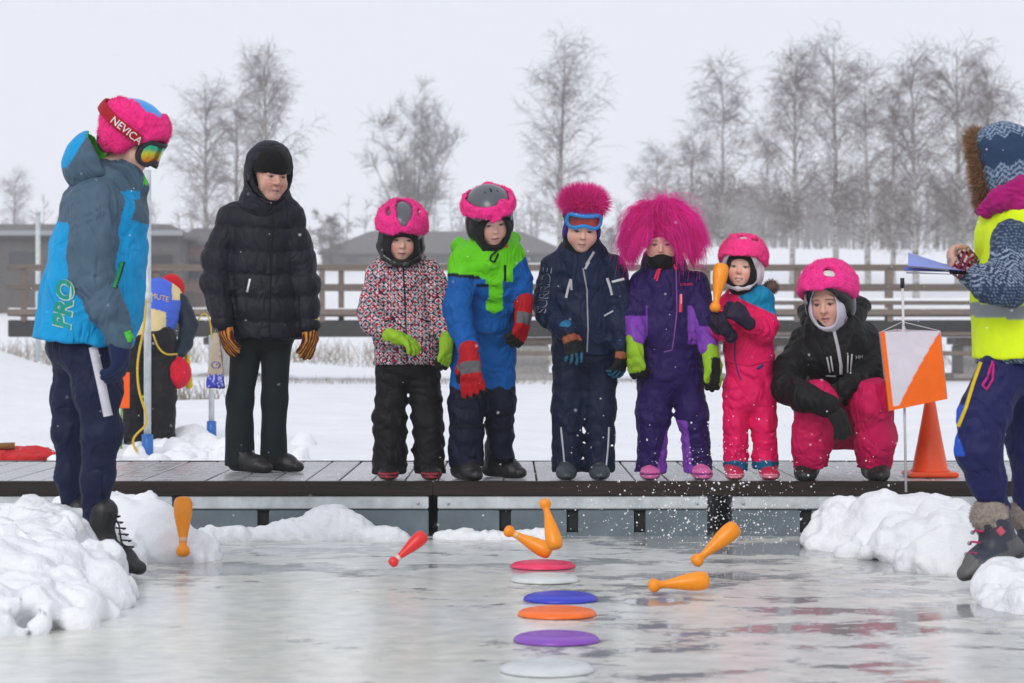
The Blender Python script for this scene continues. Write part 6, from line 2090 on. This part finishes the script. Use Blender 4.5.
link("shaft", new_mesh("shaft", np.array(V)-rel, f, False, paint(V, C(110, 34, 28))), M["gloss"], pe)
V, f = tube_geo([at(964.5, 251, 8.72), at(963.2, 249.6, 8.722)], [.004, .0008], 6)
link("tip", new_mesh("tip", np.array(V)-rel, f, False, paint(V, C(60, 50, 44))), M["gloss"], pe)

# ---- poles, rope, bag, bucket behind the dock
def pole(label, px, top, bot, d, r, name="aluminium_pole"):
    a, b = at(px, bot, d), at(px, top, d)
    o = empty(name, a); tag(o, label, "pole", "net poles standing in the snow")
    V, f = tube_geo([(0, 0, -.25), (0, 0, b[2]-a[2])], r, 10); link("tube", new_mesh("tube", V, f), M["galv"], o)
    V, f = lathe_geo([(r+.004, -.06), (r+.016, -.05), (r+.014, .08), (r+.002, .085)], 12)
    link("foot", new_mesh("foot", V, f, True, paint(V, C(40, 110, 190))), M["plastic"], o)
    V, f = lathe_geo([(r+.001, 0), (r+.008, .003), (r+.008, .07), (r+.001, .073)], 12)
    link("clamp", new_mesh("clamp", np.array(V)+[0, 0, (b[2]-a[2])*.52], f, True), M["galv"], o)
    return o
pole("tall aluminium pole with blue foot between the blue jacket person and the woman in black", 147.5, 170, 446, 16.2, .026)
pole("short aluminium pole with blue foot beside the woman in black", 211.5, 335, 432, 17.3, .022)
YR = C(214, 178, 60)
def rope(label, pts, d, r=.009):
    P_ = [at(x, y, d+e) for x, y, e in pts]
    # smooth the corners
    Pn = np.array(P_)
    for _ in range(3):
        Q_ = [Pn[0]]
        for a, b in zip(Pn[:-1], Pn[1:]): Q_ += [a*.75+b*.25, a*.25+b*.75]
        Q_.append(Pn[-1]); Pn = np.array(Q_)
    V, f = tube_geo(Pn, r, 6)
    c0 = Pn[0]
    o = empty("rope", c0); tag(o, label, "rope")
    link("strand", new_mesh("strand", np.array(V)-c0, f, True, paint(V, YR)), M["cloth"], o)
    return o
rope("yellow rope hanging down along the tall aluminium pole", [(146, 300, 0), (144, 330, -.04), (137, 360, -.03), (138, 390, -.04), (146, 412, -.05), (147, 425, -.04), (136, 434, -.03), (132, 442, -.02), (137, 452, -.02)], 16.12)
rope("yellow rope from the bent person's bib to the hand", [(153, 334, -.25), (158, 348, -.22), (166, 355, -.2), (177, 354, -.05)], 16.95, .007)
rope("yellow rope arching above the short pole", [(193, 338, 0), (195, 325, 0), (203, 312, 0), (210, 318, 0), (212, 340, 0)], 17.25, .007)
# cloth bag held by the woman's glove
bgd = 11.60
sec = []
for py, x0, x1, th in ((333, 213, 219, .02), (352, 210.5, 221.5, .03), (372, 208, 223.5, .035), (388, 206.5, 224.5, .03)):
    sec.append((py, x0, x1, th))
def bagf(P):
    d = P[:, 1]; x = CX + P[:, 0]/d*F; y = HY - (P[:, 2]-CH)/d*F
    ys_ = [q[0] for q in sec]
    a = np.interp(y, ys_, [q[1] for q in sec]); b = np.interp(y, ys_, [q[2] for q in sec]); t = np.interp(y, ys_, [q[3] for q in sec])
    s_ = bgd/F
    dx = np.maximum(a - x, x - b)*s_; dy_ = np.abs(d - bgd) - t; dz = np.maximum(sec[0][0]-y, y-sec[-1][0])*s_
    q = np.stack([dx, dy_, dz], 1) + .008
    return np.sqrt((np.maximum(q, 0)**2).sum(1)) + np.minimum(q.max(1), 0) - .008
lo = at(205, 390, bgd) - [0, .05, 0]; hi = at(226, 331, bgd) + [0, .05, 0]
V, Q = nets(disp(S(bagf, lo, hi), lambda P: .003*Waves(71, .05, 6)(P), .006), .005)
x, y = pix(V); g = np.random.default_rng(2)
cc = paint(V, C(186, 172, 152)); blue = y > 374.5 + .8*np.sin(x*2)
cc[blue] = C(66, 74, 190); cc[blue & (Waves(72, .018, 8)(V) > .35)] = C(176, 182, 226)
cc[(np.abs(np.hypot((x-216)/4.2, (y-365)/3.0) - 1) < .22) | (np.hypot(x-216.6, (y-364.5)) < 1.0)] = C(110, 100, 140)
bo = empty("cloth_bag", at(216, 333, bgd)); tag(bo, "small beige cloth bag with a blue patterned base hanging from striped glove", "bag")
link("bag_body", new_mesh("bag_body", V-np.array(bo.location), quads=Q, col=cc), M["cloth"], bo)
V, f = tube_geo([at(214.5, 334, bgd), at(217, 326, bgd-.01), at(218, 334, bgd)], .003, 5)
link("bag_handle", new_mesh("bag_handle", np.array(V)-np.array(bo.location), f, True, paint(V, C(170, 156, 136))), M["cloth"], bo)
# red ball bag by the bent person's hand, orange marker, red tarpaulin
rb = empty("red_bag", at(178, 388, 17.0)); tag(rb, "soft red bag dangling from the bent person's hand", "bag")
V, Q = nets(folds(U(.03, ell(at(178, 373, 17.0), (.10, .09, .115)), cone(at(180, 360, 17.02), at(178, 370, 17.0), .02, .06)), 195, .08, .006), .009)
link("bag_body", new_mesh("bag_body", V-np.array(rb.location), quads=Q, col=paint(V, C(220, 24, 52))), M["shell"], rb)
V, Q = nets(folds(cone(at(187, 357, 17.08), at(189, 385, 17.08), .02, .03), 196, .05, .004), .008)
link("bag_strap", new_mesh("bag_strap", V-np.array(rb.location), quads=Q, col=paint(V, C(225, 200, 40))), M["cloth"], rb)
om = empty("orange_marker", at(124, 400, 16.6)); tag(om, "small orange cloth marker between the two bending legs and the navy trousers", "marker")
V, f = bevel_box_geo(.10, .02, .26, .006)
link("marker_cloth", new_mesh("marker_cloth", np.array(V)+[-.01, 0, .07], f, False, paint(V, C(250, 100, 30))), M["cloth"], om)
V, f = tube_geo([(-.02, .0, -.45), (-.02, 0, .2)], .008, 6)
link("marker_stick", new_mesh("marker_stick", V, f, True, paint(V, C(120, 170, 40))), M["cloth"], om)
tp = at(20, 451, 14.6); tz = float(ground_z(tp[0], 14.6))
tz = max(tz, tp[2]-.06)
ta = empty("red_tarpaulin", (tp[0], 14.6, tz)); tag(ta, "crumpled red tarpaulin on the snow at the left edge", "tarpaulin")
tt = U(.05, ell((tp[0]-.05, 14.6, tz+.03), (.30, .3, .055)), cone((tp[0]-.25, 14.5, tz+.04), (tp[0]+.22, 14.55, tz+.02), .05, .03))
V, Q = nets(folds(tt, 197, .12, .014), .010)
link("tarpaulin_cloth", new_mesh("tarpaulin_cloth", V-np.array(ta.location), quads=Q, col=paint(V, C(205, 40, 44))), M["shell"], ta)
V, f = tube_geo([(tp[0]-.4, 14.35, tz+.09), (tp[0]+.0, 14.45, tz+.10)], .022, 8)
link("handle", new_mesh("handle", np.array(V)-np.array(ta.location), f, True, paint(V, C(150, 110, 60))), M["cloth"], ta)

# ---- ice chips thrown up by the throws, and falling snow
def specks(name, label, P, r, mat):
    g = np.random.default_rng(17)
    n = len(P)
    base = np.array([(1, 0, 0), (-1, 0, 0), (0, 1, 0), (0, -1, 0), (0, 0, 1), (0, 0, -1)], float)
    T = np.array([(0, 2, 4), (2, 1, 4), (1, 3, 4), (3, 0, 4), (2, 0, 5), (1, 2, 5), (3, 1, 5), (0, 3, 5)])
    V = P[:, None] + base[None]*(r[:, None, None]*g.uniform(.6, 1.3, (n, 6, 1)))
    Q = (T[None] + (np.arange(n)*6)[:, None, None]).reshape(-1, 3)
    o = link(name, new_mesh(name, V.reshape(-1, 3), quads=Q), mat)
    return tag(o, label, "snow", kind="stuff")
M["chip"] = plain("ice_chips", (.88, .89, .91), .4, .4, nvar=.03, bs=0)
g = np.random.default_rng(19)
N = 1000
px = np.concatenate([g.normal(735, 38, N//2), g.normal(690, 60, N//3), g.uniform(560, 900, N - N//2 - N//3)])
py = 545 - np.abs(g.normal(0, 1, N))*np.where(np.arange(N) < N//2, 48, 62)
d = g.uniform(9.3, 10.8, N)
P_ = np.stack([(px-CX)/F*d, d, CH + (HY-py)/F*d], 1)
ok = P_[:, 2] > .01
specks("ice_spray", "white ice chips spraying up before the dock on the right", P_[ok], (g.exponential(.0016, N)+.0013).clip(0, .006)[ok], M["chip"])
N = 950
d = g.uniform(5.5, 22, N); px = g.uniform(-40, 1064, N); py = g.uniform(-10, 560, N)
P_ = np.stack([(px-CX)/F*d, d, CH + (HY-py)/F*d], 1)
ok = P_[:, 2] > .3
specks("falling_snow", "sparse small snowflakes falling through the air", P_[ok], (g.uniform(.0012, .0030, N))[ok], M["chip"])
